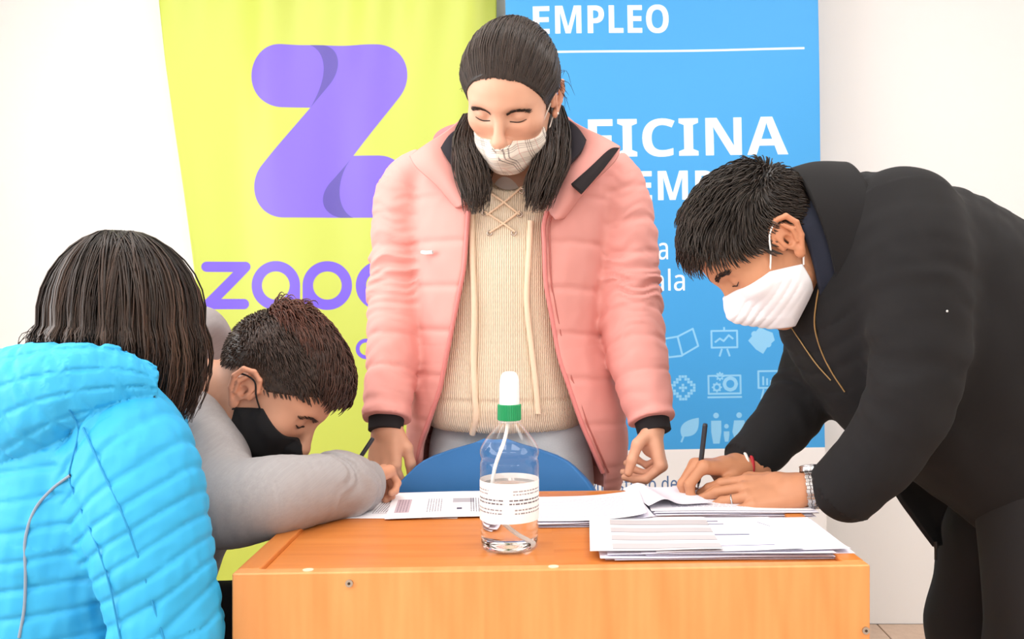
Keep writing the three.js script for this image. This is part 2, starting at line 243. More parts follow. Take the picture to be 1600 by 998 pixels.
// a hand: D along the hand, N the way the palm faces; curls per finger [knuckle, middle, end, spread] in degrees, index first; thumb as three steps in (thumb side, along, palm)
function handField(o) {
  const D = o.D.clone().normalize(), N = o.N.clone().addScaledVector(D, -o.N.dot(D)).normalize(), T = new V3().crossVectors(D, N).multiplyScalar(o.left ? -1 : 1), s = o.size ?? 1, W = o.wrist;
  const L = (t, d, n) => W.clone().addScaledVector(T, t * s).addScaledVector(D, d * s).addScaledVector(N, n * s);
  const K = [[0.029, 0.09, 0], [0.0085, 0.094, -0.002], [-0.0125, 0.089, -0.001], [-0.031, 0.079, 0.002]], len = [[0.041, 0.025, 0.02], [0.045, 0.029, 0.021], [0.041, 0.027, 0.021], [0.032, 0.02, 0.018]], rad = [0.0098, 0.0098, 0.0094, 0.0083];
  const palm = [], fingers = [], nails = [];
  for (let i = 0; i < 4; i++) {
    const [kt, kd, kn] = K[i]; palm.push(cone(L(kt * 0.62, 0.006, 0.002), L(kt, kd - 0.004, kn + 0.002), 0.0165 * s, 0.0125 * s));
    const [a, b, c, sp] = o.curl[i]; let ang = 0, p = L(kt, kd, kn); const fs = [], S = deg(sp ?? 0);
    [a, b, c].forEach((q, k) => { ang += deg(q); const dir = D.clone().multiplyScalar(Math.cos(ang) * Math.cos(S)).addScaledVector(N, Math.sin(ang)).addScaledVector(T, Math.cos(ang) * Math.sin(S)).normalize(); const e = p.clone().addScaledVector(dir, len[i][k] * s * (o.flen ?? 1)); const r0 = rad[i] * s * (1 - 0.08 * k), r1 = rad[i] * s * (0.93 - 0.1 * k); fs.push(cone(p, e, r0, r1)); if (k === 2) nails.push([e.clone(), dir, r1]); p = e; });
    fingers.push(blend(0.004 * s, ...fs));
  }
  palm.push(ell(L(0.012, 0.04, 0.011), 0.022 * s, 0.03 * s, 0.016 * s)); palm.push(cone(L(0, -0.03, 0), L(0, 0.012, 0), 0.024 * s, 0.025 * s)); if (o.fore) palm.push(cone(o.fore, L(0, -0.02, 0), 0.034 * s, 0.025 * s));
  const th = []; let p = L(0.02, 0.018, 0.008); const tl = [0.042, 0.034, 0.027], tr = [0.0155, 0.0118, 0.0105, 0.0085];
  o.thumb.forEach(([t, d, n], k) => { const dir = new V3().addScaledVector(T, t).addScaledVector(D, d).addScaledVector(N, n).normalize(), e = p.clone().addScaledVector(dir, tl[k] * s); th.push(cone(p, e, tr[k] * s, tr[k + 1] * s)); p = e; });
  const P = blend(0.012 * s, ...palm), TH = blend(0.006 * s, ...th);
  const f = (x, y, z) => { let d = P(x, y, z), g = 1e9; for (const q of fingers) g = smin(g, q(x, y, z), 0.0018); d = smin(d, g, 0.006 * s); return smin(d, TH(x, y, z), 0.008 * s); };
  f.lo = W.clone().addScalar(-0.21 * s); f.hi = W.clone().addScalar(0.21 * s); f.at = L; f.D = D; f.N = N; f.T = T; return f;
}
const SKIN = (hex) => { const m = new THREE.MeshPhysicalMaterial({ color: '#ffffff', vertexColors: true, roughness: 0.52, sheen: 0.15, sheenRoughness: 0.5 }); m.sheenColor = new THREE.Color(hex); return m; };
const clothMat = (hex, rough = 0.85, extra = {}) => new THREE.MeshPhysicalMaterial({ color: hex, roughness: rough, ...extra });

// ------------------------------------------------------------------ the room
const plaster = dataTex(512, 512, (u, v) => { const n = 0.5 + 0.5 * noise(u * 40, v * 40, 3) * 0.6 + 0.2 * noise(u * 160, v * 160, 8); const k = 128 + n * 60; return [k, k, k]; }, false);
plaster.repeat.set(2, 1.5);
const wallMat = std('#f5f4f3', 0.9, { bumpMap: plaster, bumpScale: 0.0008 });
const ceilMat = std('#f6f5f2', 0.95);
const floorMat = std('#ffffff', 0.45, { map: dataTex(512, 512, (u, v) => { const n = 0.5 * noise(u * 18, v * 18, 1) + 0.35 * noise(u * 70, v * 70, 5); return [212 + 14 * n, 184 + 15 * n, 162 + 15 * n]; }) });
{
  const { x0, x1, z0, z1, h } = ROOM, T = 0.15, w = x1 - x0, d = z1 - z0, cx = (x0 + x1) / 2, cz = (z0 + z1) / 2;
  struct(add('wall_back', box(w + 2 * T, h, T, cx, h / 2, z0 - T / 2, 0), wallMat));
  struct(add('wall_right', box(T, h, d, x1 + T / 2, h / 2, cz, 0), wallMat));
  struct(add('wall_front', box(w + 2 * T, h, T, cx, h / 2, z1 + T / 2, 0), wallMat));
  // the left wall with the opening of the unseen window
  const a = WIN.z - WIN.w / 2, b = WIN.z + WIN.w / 2, lo = WIN.y - WIN.h / 2, hi = WIN.y + WIN.h / 2, xc = x0 - T / 2;
  struct(add('wall_left', mergeGeometries([box(T, h, a - z0, xc, h / 2, (a + z0) / 2, 0), box(T, h, z1 - b, xc, h / 2, (b + z1) / 2, 0), box(T, lo, b - a, xc, lo / 2, WIN.z, 0), box(T, h - hi, b - a, xc, (h + hi) / 2, WIN.z, 0)]), wallMat));
  const win = struct(add('unseen_window_1', mergeGeometries([box(0.06, 0.05, b - a, xc, lo + 0.025, WIN.z), box(0.06, 0.05, b - a, xc, hi - 0.025, WIN.z), box(0.06, hi - lo, 0.05, xc, WIN.y, a + 0.025), box(0.06, hi - lo, 0.05, xc, WIN.y, b - 0.025), box(0.06, hi - lo, 0.05, xc, WIN.y, WIN.z)]), std('#f2f2f0', 0.5)));
  for (const s of [-1, 1]) add('pane', box(0.006, WIN.h - 0.1, WIN.w / 2 - 0.075, xc, WIN.y, WIN.z + s * WIN.w / 4, 0), phys('#ffffff', 0.02, { transmission: 1, thickness: 0, ior: 1.45 }), win);
  struct(add('ceiling', box(w + 2 * T, T, d + 2 * T, cx, h + T / 2, cz, 0), ceilMat));
  const floor = struct(add('floor', box(w + 2 * T, T, d + 2 * T, cx, -T / 2 - 0.008, cz, 0), std('#b9a795', 0.9)));
  // square ceramic tiles with recessed joints
  const tile = new RoundedBoxGeometry(0.443, 0.02, 0.443, 1, 0.002), tones = [0, 1, 2].map((i) => { const m = floorMat.clone(); m.color.setScalar(0.95 + 0.025 * i); return m; });
  for (let i = 0; x0 + 0.2235 + i * 0.447 < x1; i++) for (let j = 0; z0 + 0.2235 + j * 0.447 < z1; j++) { const t = add('tile', tile, tones[(i * 7 + j * 5 + i * j) % 3], floor); t.position.set(x0 + 0.2235 + i * 0.447, -0.01, z0 + 0.2235 + j * 0.447); }
  for (const [x, z] of UNSEEN_PANELS) {  // housings of the unseen panels, the rear two being added fill
    const t = thing('unseen_ceiling_light', 'unseen flat rectangular white panel lighting the room from the ceiling', 'lamp', [x, h, z], 0, 'unseen light panels under the ceiling');
    add('frame', mergeGeometries([box(PANEL_W + 0.06, 0.035, 0.03, 0, -0.0175, PANEL_D / 2 + 0.015), box(PANEL_W + 0.06, 0.035, 0.03, 0, -0.0175, -PANEL_D / 2 - 0.015), box(0.03, 0.035, PANEL_D, PANEL_W / 2 + 0.015, -0.0175, 0), box(0.03, 0.035, PANEL_D, -PANEL_W / 2 - 0.015, -0.0175, 0)]), std('#f4f4f4', 0.4), t);
    add('diffuser', box(PANEL_W, 0.02, PANEL_D, 0, -0.02, 0, 0), std('#ffffff', 0.6, { emissive: '#fffaf2', emissiveIntensity: 1.2 }), t);
  }
}

// ------------------------------------------------------------------ banners
const fit = (c, text, x0, x1, base, cap, weight = 'bold') => { c.save(); c.font = `${weight} ${cap / 0.73}px sans-serif`; const w = c.measureText(text).width; c.translate(x0, base); c.scale((x1 - x0) / w, 1); c.fillText(text, 0, 0); c.restore(); };
{ // yellow cloth banner
  const Z = 2.9, S = 1023 / 550;
  const art = canvas(1024, 2048, (c) => {
    c.fillStyle = '#c5d356'; c.fillRect(0, 0, 1024, 2048); c.save(); c.scale(S, S); c.translate(-240, 90);
    const purple = '#7a60ea', dark = '#5546ac';
    c.fillStyle = purple; c.beginPath(); c.moveTo(442, 70); c.lineTo(590, 70); c.bezierCurveTo(632, 70, 652, 118, 625, 152); c.lineTo(552, 243); c.lineTo(592, 243); c.arc(592, 291.5, 48.5, -Math.PI / 2, Math.PI / 2); c.lineTo(445, 340); c.bezierCurveTo(400, 340, 384, 288, 410, 258); c.lineTo(485, 168); c.lineTo(442, 168); c.arc(442, 119, 49, Math.PI / 2, Math.PI * 1.5); c.fill();
    c.fillStyle = dark; c.beginPath(); c.moveTo(484, 70); c.bezierCurveTo(510, 80, 514, 118, 485, 168); c.lineTo(512, 134); c.bezierCurveTo(536, 106, 530, 72, 505, 70); c.fill();
    c.beginPath(); c.moveTo(552, 243); c.bezierCurveTo(524, 274, 522, 326, 552, 340); c.lineTo(532, 340); c.bezierCurveTo(500, 334, 496, 304, 520, 280); c.fill();
    c.strokeStyle = '#7357ee'; c.lineWidth = 16; c.lineCap = 'round'; c.lineJoin = 'round';
    c.beginPath(); c.moveTo(327, 417); c.lineTo(384, 417); c.lineTo(330, 475); c.lineTo(382, 475); c.stroke();
    c.lineCap = 'butt';
    for (const [x, s] of [[432, 1], [512, -1], [594, 1]]) { c.beginPath(); c.arc(x, 446, 30, 0, 7); c.stroke(); c.beginPath(); c.moveTo(x + s * 30, 446); c.lineTo(x + s * 30, 483); c.stroke(); }
    c.lineWidth = 6; c.beginPath(); c.arc(572, 545, 13, 0.7, 5.6); c.stroke();
    c.restore();
  });
  const left = curve1([[-90, 240], [0, 252], [100, 263], [200, 277], [300, 292], [400, 306], [500, 318], [700, 326], [1000, 330]]);
  const rows = []; for (let v = -90; v <= 922; v += 22) { const r = []; for (let i = 0; i <= 40; i++) r.push(at(lerp(left(v), 775, i / 40), v, Z)); rows.push(r); }
  const g = patch(rows, 160, 140, 0.003, (p, s, t) => { const k = Math.exp(-t * 7); p.z += k * (0.02 * Math.sin(s * 19 + 2 * Math.sin(s * 5)) + 0.012 * Math.sin(s * 41 + t * 9)) + 0.012 * (1 - k) * noise(s * 3.2, t * 1.5, 2) + 0.03 * Math.exp(-s * 14) * (1 - k) + 0.004 * Math.sin(s * 23) * Math.exp(-t * 2); });
  { const a = g.attributes.position, q = g.attributes.uv; for (let i = 0; i < a.count; i++) { const z = -a.getZ(i), u = a.getX(i) * FOC / Z + PPX, v = (EYE - a.getY(i)) * FOC / Z + PPY; q.setXY(i, (u - 240) / 550, 1 - (v + 90) / 1101); } }
  tag(add('yellow_banner', g, phys('#ffffff', 0.42, { map: art, clearcoat: 0.25, clearcoatRoughness: 0.35 })), 'lime yellow hanging banner with a large purple letter emblem, behind the seated people', 'banner');
}
{ // blue roll-up banner
  const Z = 2.82, S = 952 / 488, ppm = FOC / Z, W = 488 / ppm, H = 1050 / ppm;
  const art = canvas(952, 2048, (c) => {
    c.fillStyle = '#3fa2e6'; c.fillRect(0, 0, 952, 2048); c.save(); c.scale(S, S); c.translate(-805, 80);
    c.fillStyle = '#f4f2f2'; c.fillRect(805, 692, 488, 400);
    c.fillStyle = '#ffffff'; fit(c, 'EMPLEO', 847, 1063, 46, 38); c.fillRect(850, 70, 415, 3);
    fit(c, 'OFICINA', 852, 1240, 234, 60); fit(c, 'DE EMPLEO', 900, 1248, 302, 46);
    fit(c, 'pa', 1014, 1056, 395, 34, 'normal'); fit(c, 'ala', 1027, 1082, 444, 33, 'normal');
    c.fillStyle = '#4a6a9c'; fit(c, 'Ministerio de T', 920, 1082, 756, 22, 'normal'); fit(c, 'S', 1026, 1036, 778, 18, 'normal');
    const ink = '#8ecff9'; c.strokeStyle = ink; c.fillStyle = ink; c.lineWidth = 3; c.lineJoin = 'round';
    const poly = (pts, fill, close = true) => { c.beginPath(); pts.forEach(([x, y], i) => (i ? c.lineTo(x, y) : c.moveTo(x, y))); if (close) c.closePath(); fill ? c.fill() : c.stroke(); };
    // open book
    poly([[1045, 519], [1066, 516], [1073, 545], [1072, 546], [1051, 548]]); poly([[1066, 516], [1090, 504], [1098, 531], [1073, 545]]);
    // flip chart with a line
    c.strokeRect(1119, 508, 40, 26); poly([[1124, 526], [1132, 520], [1138, 524], [1146, 515], [1153, 521]], false, false); c.beginPath(); c.moveTo(1135, 536); c.lineTo(1131, 548); c.moveTo(1143, 536); c.lineTo(1147, 548); c.moveTo(1139, 508); c.lineTo(1139, 502); c.stroke();
    // jigsaw piece
    poly([[1176, 524], [1194, 503], [1204, 508], [1214, 512], [1217, 524], [1206, 534], [1199, 545], [1188, 538]], true); c.beginPath(); c.arc(1186, 514, 5, 0, 7); c.fill(); c.beginPath(); c.arc(1207, 530, 5, 0, 7); c.fill();
    // stepped cross
    const cell = 4.4, cx = 1073, cy = 596; for (let i = -4; i <= 4; i++) for (let j = -4; j <= 4; j++) { const m = Math.abs(i) + Math.abs(j); if ((m === 4 || m === 5 || m === 0 || m === 1) && !(m === 5 && Math.abs(i) === Math.abs(j))) c.fillRect(cx + i * cell - 2, cy + j * cell - 2, 4, 4); }
    // laptop with gears
    c.strokeRect(1113, 578, 50, 28); c.fillRect(1111, 610, 54, 3); for (const [x, y, r] of [[1126, 596, 5], [1147, 591, 9], [1131, 579, 4]]) { c.lineWidth = r * 0.62; c.beginPath(); c.arc(x, y, r, 0, 7); c.stroke(); c.lineWidth = 2.5; for (let k = 0; k < 8; k++) { const a = k * Math.PI / 4; c.beginPath(); c.moveTo(x + Math.cos(a) * r, y + Math.sin(a) * r); c.lineTo(x + Math.cos(a) * (r + 3), y + Math.sin(a) * (r + 3)); c.stroke(); } } c.lineWidth = 3;
    // board with bars
    c.strokeRect(1191, 572, 30, 26); for (let k = 0; k < 3; k++) c.fillRect(1197 + k * 6, 580 + k * 3, 3, 14 - k * 3); c.beginPath(); c.moveTo(1199, 600); c.lineTo(1195, 616); c.stroke();
    // leaf
    c.beginPath(); c.moveTo(1070, 672); c.bezierCurveTo(1062, 652, 1080, 645, 1097, 643); c.bezierCurveTo(1098, 664, 1092, 674, 1070, 672); c.fill(); c.beginPath(); c.moveTo(1069, 681); c.lineTo(1076, 664); c.stroke();
    // family
    for (const [x, y, k] of [[1124, 640, 1], [1140, 657, 0.55], [1160, 640, 1]]) { c.beginPath(); c.arc(x, y, 4.5 * (0.6 + 0.4 * k), 0, 7); c.fill(); poly([[x - 8 * k, y + 8], [x + 8 * k, y + 8], [x + (x > 1150 ? 11 : 8) * k, y + 26 * k], [x + 5 * k, y + 44 * k], [x - 5 * k, y + 44 * k], [x - (x > 1150 ? 11 : 8) * k, y + 26 * k]], true); }
    c.restore();
  });
  const b = thing('roll_up_banner', 'blue roll-up banner with white lettering and pale icons, behind the standing woman', 'banner', [(1049 - PPX) / ppm, EYE - (970 - PPY) / ppm - 0.02, -Z]);
  b.rotation.z = deg(0.9);
  const rows = []; for (let j = 0; j <= 6; j++) { const r = []; for (let i = 0; i <= 6; i++) r.push(new V3((i / 6 - 0.5) * W, H * (1 - j / 6), 0.006 * Math.sin(i * 1.3) * (j % 2))); rows.push(r); }
  const g = patch(rows, 24, 24, 0.002); { const q = g.attributes.uv; for (let i = 0; i < q.count; i++) q.setY(i, 1 - q.getY(i)); }
  add('sheet', g, phys('#ffffff', 0.5, { map: art }), b);
  add('top_rail', box(W, 0.03, 0.02, 0, H + 0.012, 0), std('#c9ccd0', 0.35, { metalness: 0.8 }), b);
  add('base', box(W + 0.04, 0.055, 0.11, 0, -0.03, 0, 0.012), std('#c9ccd0', 0.35, { metalness: 0.8 }), b);
}

// ------------------------------------------------------------------ the desk
const wood = (v0, v1, v2, rep) => { const t = dataTex(1024, 512, (u, v) => { const w = noise(u * 2.2, v * 3, 4) * 0.5; const a = noise(u * 3, (v + w * 0.06) * 26, 9), b = noise(u * 9, v * 110, 2), cth = Math.pow(0.5 + 0.5 * Math.sin((v * 9 + 1.6 * noise(u * 1.4, v * 4, 7)) * 6.283), 6), k = 9 * a + 6 * b - 13 * cth * (0.4 + 0.6 * noise(u * 2, v * 2, 14)); return [v0 + k * 0.8, v1 + k, v2 + k]; }); t.repeat.set(...rep); return t; };
const woodTop = std('#ffffff', 0.33, { map: wood(216, 132, 62, [1, 1]) });
const woodFront = std('#ffffff', 0.36, { map: wood(228, 156, 92, [1, 1]) });
const edgeBand = std('#c98a5c', 0.5);
const DL = at(362, 896, 1.064), DR = at(1360, 882, 1.10);        // front corners of the rim
const DESK = { y: 0.75, a: Math.atan2(DR.z - DL.z, DR.x - DL.x), w: Math.hypot(DR.x - DL.x, DR.z - DL.z), d: 0.475 };
const desk = thing('desk', 'orange wood desk with a closed front panel in front of everyone', 'desk', [(DL.x + DR.x) / 2, 0, (DL.z + DR.z) / 2], -DESK.a);
const deskM = () => { desk.updateMatrixWorld(true); return desk.matrixWorld; };
const TOP = 0.744;                                               // writing surface, a little under the rim
{
  const w = DESK.w, d = DESK.d, e = 0.028;
  const uvw = (g, along) => { const p = g.attributes.position, n = g.attributes.normal, q = g.attributes.uv; for (let i = 0; i < p.count; i++) { const X = p.getX(i), Y = p.getY(i), Z = p.getZ(i), ny = Math.abs(n.getY(i)), nx = Math.abs(n.getX(i)); if (along === 'v') q.setXY(i, Y * 1.1 + 0.3, (nx > 0.7 ? Z : X) * 1.15 + 0.1); else q.setXY(i, X * 1.1, Z * 1.2 + Y * 0.2 + 0.4); } return g; };
  add('desktop', uvw(box(w - 2 * e, 0.022, d - 0.02, 0, TOP - 0.011, -d / 2 - 0.009, 0.001), 'h'), woodTop, desk);
  add('front_panel', uvw(box(w, 0.745, 0.02, 0, 0.3775, -0.01, 0.0025), 'v'), woodFront, desk);
  for (const s of [-1, 1]) add('side_panel', uvw(box(e, 0.75, d - 0.02, s * (w / 2 - e / 2), 0.375, -d / 2 - 0.01, 0.0025), 'v'), woodTop, desk);
  add('edge_band', box(w - 2 * e, 0.024, 0.003, 0, TOP - 0.011, -d - 0.0005, 0.0008), edgeBand, desk);
  const lx = (u) => (u - 861) / 998 * w;
  for (const [u, y] of [[541, 0.737], [1352, 0.67]]) { const s = add('screw', new THREE.CylinderGeometry(0.0045, 0.0045, 0.003, 20).rotateX(Math.PI / 2), std('#b9b4ac', 0.3, { metalness: 0.9 }), desk); s.position.set(lx(u), y, 0.0012); const h = add('recess', new THREE.CylinderGeometry(0.0018, 0.0018, 0.001, 6).rotateX(Math.PI / 2), std('#3a2a1c', 0.7), s); h.position.z = 0.0016; }
  for (const u of [475, 857]) { const s = add('cover_cap', new THREE.CylinderGeometry(0.0065, 0.0065, 0.0015, 20), std('#f0d9b8', 0.5), desk); s.position.set(lx(u), 0.7503, -0.0095); s.scale.z = 0.9; }
}
// a point on the desk seen at photo pixel (u, v)
const onDesk = (u, v, y = TOP) => { const z = (EYE - y) * FOC / (v - PPY); return at(u, v, z); };

// ------------------------------------------------------------------ chair behind the desk
{
  const blue = std('#2a72b4', 0.55), black = std('#1b1b1d', 0.55), steel = std('#8d8f93', 0.3, { metalness: 0.9 });
  const c = at(775, 762, 1.625), t = thing('office_chair', 'blue plastic backed office chair tucked in behind the desk', 'chair', [c.x, 0, c.z]);
  const topY = at(775, 683, 1.625).y, R = 0.203, rows = [], h = 0.36;
  for (let j = 0; j <= 12; j++) { const k = j / 12, y = topY - 0.004 - h * k, e = k < 0.45 ? Math.sqrt(Math.max(0.0, 1 - Math.pow(1 - k / 0.45, 2))) : 1 - 0.25 * Math.pow((k - 0.45) / 0.55, 2), hw = Math.max(0.02, R * e), row = []; for (let i = -8; i <= 8; i++) { const x = i / 8 * hw; row.push(new V3(x, y, 0.55 * x * x + 0.02 * Math.sin(k * 3))); } rows.push(row); }
  add('backrest', patch(rows, 40, 40, 0.022), blue, t);
  add('back_bracket', tube([new V3(0, topY - 0.22, -0.03), new V3(0, 0.45, -0.05), new V3(0, 0.40, 0.0), new V3(0, 0.40, 0.16)], 0.016, 24, 10), black, t);
  const sr = []; for (let j = 0; j <= 6; j++) { const r = []; for (let i = -6; i <= 6; i++) { const x = i / 6 * 0.2 * Math.sqrt(1 - 0.25 * Math.pow(j / 3 - 1, 4)), z = j / 6 * 0.38; r.push(new V3(x, 0.455 - 0.02 * Math.pow(z / 0.38, 4) - 0.006 * (1 - (x / 0.2) ** 2), 0.03 + z)); } sr.push(r); }
  add('seat', patch(sr, 20, 20, 0.04), blue, t);
  add('gas_column', new THREE.CylinderGeometry(0.022, 0.026, 0.34, 20).translate(0, 0.27, 0.2), steel, t);
  for (let k = 0; k < 5; k++) { const a = k * 1.2566 + 0.3, x = Math.sin(a), z = Math.cos(a); const l = add('base_leg', tube([new V3(0, 0.115, 0.2), new V3(x * 0.12, 0.1, 0.2 + z * 0.12), new V3(x * 0.24, 0.075, 0.2 + z * 0.24)], 0.015, 10, 8), black, t); const w = add('caster', mergeGeometries([-1, 1].map((s) => new THREE.CylinderGeometry(0.026, 0.026, 0.016, 20).rotateZ(Math.PI / 2).translate(s * 0.013, 0, 0))), black, l); w.position.set(x * 0.24, 0.029, 0.2 + z * 0.24); w.rotation.y = a; }
}

// ------------------------------------------------------------------ papers
const typed = (c, x, y, w, h, lines, col = 'rgba(90,85,110,0.85)') => { c.fillStyle = col; for (let i = 0; i < lines; i++) { let q = x; const yy = y + (i + 0.3) * h / lines; while (q < x + w) { const l = 6 + rnd() * 22; c.fillRect(q, yy, Math.min(l, x + w - q), h / lines * 0.42); q += l + 5; } } };
const column = (c, x, y, w, h, n, col) => { c.fillStyle = col; for (let i = 0; i < n; i++) { let q = y; const xx = x + (i + 0.3) * w / n; while (q < y + h) { const l = 5 + rnd() * 20; c.fillRect(xx, q, w / n * 0.4, Math.min(l, y + h - q)); q += l + 4; } } };
const sheetArt = [
  (c) => { c.strokeStyle = '#9a8f98'; c.lineWidth = 4; for (let k = 0; k < 3; k++) { c.strokeRect(60 + k * 170, 170, 110, 250); column(c, 68 + k * 170, 178, 96, 230, 7, 'rgba(110,100,112,0.75)'); } column(c, 580, 190, 90, 120, 4, 'rgba(100,95,115,0.7)'); },
  (c) => { c.fillStyle = '#c9b5bf'; c.fillRect(60, 150, 90, 260); column(c, 70, 160, 70, 240, 4, 'rgba(120,100,115,0.6)'); column(c, 260, 150, 110, 260, 6, 'rgba(95,92,110,0.7)'); c.fillStyle = '#b5b2ba'; c.fillRect(440, 150, 150, 90); column(c, 560, 150, 110, 270, 7, 'rgba(70,68,85,0.85)'); c.fillStyle = '#55536a'; c.fillRect(470, 340, 36, 36); },
  (c) => { for (let k = 0; k < 4; k++) { c.fillStyle = '#c6c1c4'; c.fillRect(130, 60 + k * 115, 594, 70); c.fillStyle = '#8f898e'; c.fillRect(130, 124 + k * 115, 594, 9); } },
  (c) => { c.fillStyle = '#4f4e78'; c.fillRect(300, 60, 120, 12); c.fillRect(320, 100, 120, 10); c.fillRect(330, 100, 9, 170); c.fillRect(330, 262, 200, 14); c.fillStyle = '#8a87a8'; c.fillRect(300, 420, 300, 10); c.save(); c.translate(620, 90); c.rotate(-0.6); c.fillRect(0, 0, 7, 80); c.restore(); },
  (c) => { typed(c, 110, 70, 500, 370, 16, 'rgba(130,126,155,0.45)'); },
].map((d) => canvas(724, 512, (c) => { c.fillStyle = '#fbfaff'; c.fillRect(0, 0, 724, 512); d(c); }));
const paperMat = sheetArt.map((t) => new THREE.MeshStandardMaterial({ map: t, color: '#ffffff', roughness: 0.75 }));
const blank = new THREE.MeshStandardMaterial({ color: '#f6f3ff', roughness: 0.75 });
// an A4 sheet lying on the desk: centre, turn, height above the desk and what bends it
function sheet(c, turn, lift, mat, label, group, warp, w = 0.21, l = 0.297) {
  const rows = []; for (let j = 0; j <= 4; j++) { const r = []; for (let i = 0; i <= 4; i++) r.push(new V3((i / 4 - 0.5) * w, 0, (j / 4 - 0.5) * l)); rows.push(r); }
  const g = patch(rows, 20, 24, 0.0004, (p, s, t) => { p.y += warp ? warp(s, t) : 0.0; });
  { const q = g.attributes.uv; for (let i = 0; i < q.count; i++) q.setY(i, 1 - q.getY(i)); }
  const m = add('paper_sheet', g, mat); m.position.set(c.x, TOP + 0.0006 + lift, c.z); m.rotation.y = turn; return tag(m, label, 'paper', group);
}
{
  const L = (u, v) => onDesk(u, v), A = deg(2.6);
  const S = (u, v, w, l, turn, lift, mat, label, group, warp) => sheet(L(u, v), A + deg(turn), lift, mat, label, group, warp, w, l);
  // form pages by the writing boy
  S(630, 789, 0.2, 0.185, -3, 0, paperMat[0], 'printed form page lying under the forearm of the person in grey', undefined, () => 0);
  S(690, 790, 0.165, 0.185, 4, 0.0022, paperMat[1], 'printed form page lying between the bottle and the writing boy', undefined, (s, t) => 0.0008 * Math.sin(s * 3));
  // loose pile right of the bottle
  for (let k = 0; k < 7; k++) S(908 + 4 * Math.sin(k * 2.1), 802 + 1.5 * Math.cos(k * 3), 0.19, 0.165, 3 * Math.sin(k * 1.9), 0.0005 + k * 0.0013, k === 6 ? paperMat[4] : blank, k === 6 ? 'topmost page of the loose pile directly right of the bottle' : 'white page within the loose pile directly right of the bottle', k === 6 ? undefined : 'pages of the loose pile right of the bottle', (s, t) => 0.0022 * k * Math.pow(s, 4));
  // pile under the man's hands
  for (let k = 0; k < 8; k++) S(1130 + 5 * Math.sin(k * 2.3), 788 + 1.5 * Math.cos(k * 3), 0.25, 0.175, 2.5 * Math.sin(k * 1.7), 0.0005 + k * 0.0012, k === 7 ? paperMat[4] : blank, k === 7 ? 'topmost page under the hands of the writing man' : 'white page within the pile under the hands of the writing man', k === 7 ? undefined : 'pages of the pile under the writing man', (s, t) => 0.0003 * Math.sin(s * 6));
  // a page with a rolled end between the piles
  S(1040, 788, 0.105, 0.13, 12, 0.0135, blank, 'white page with a rolled up edge between the two back piles', undefined, (s, t) => 0.010 * Math.exp(-Math.pow((s - 0.25) / 0.16, 2)));
  // front pile
  const W = [0.297, 0.3, 0.28, 0.297, 0.27, 0.29, 0.27, 0.19, 0.17], U = [1108, 1120, 1132, 1100, 1148, 1112, 1142, 1120, 1018];
  for (let k = 0; k < 9; k++) S(U[k], 845 + 1.5 * Math.sin(k * 2.7), W[k], 0.185, 2.2 * Math.sin(k * 2.2) - 1.5, 0.0005 + k * 0.0013, k === 8 ? paperMat[2] : k === 7 ? paperMat[3] : blank, k === 8 ? 'page with grey printed bands on top of the front pile' : k === 7 ? 'page with a small dark printed mark on the front pile' : k === 6 ? 'unprinted page at the right end of the front pile' : 'white page within the front pile at the desk edge', k < 6 ? 'pages of the front pile' : undefined, (s, t) => 0.0004 * Math.sin(s * 7 + k) + (k > 4 ? 0.004 * Math.pow(t, 6) * s : 0));
}

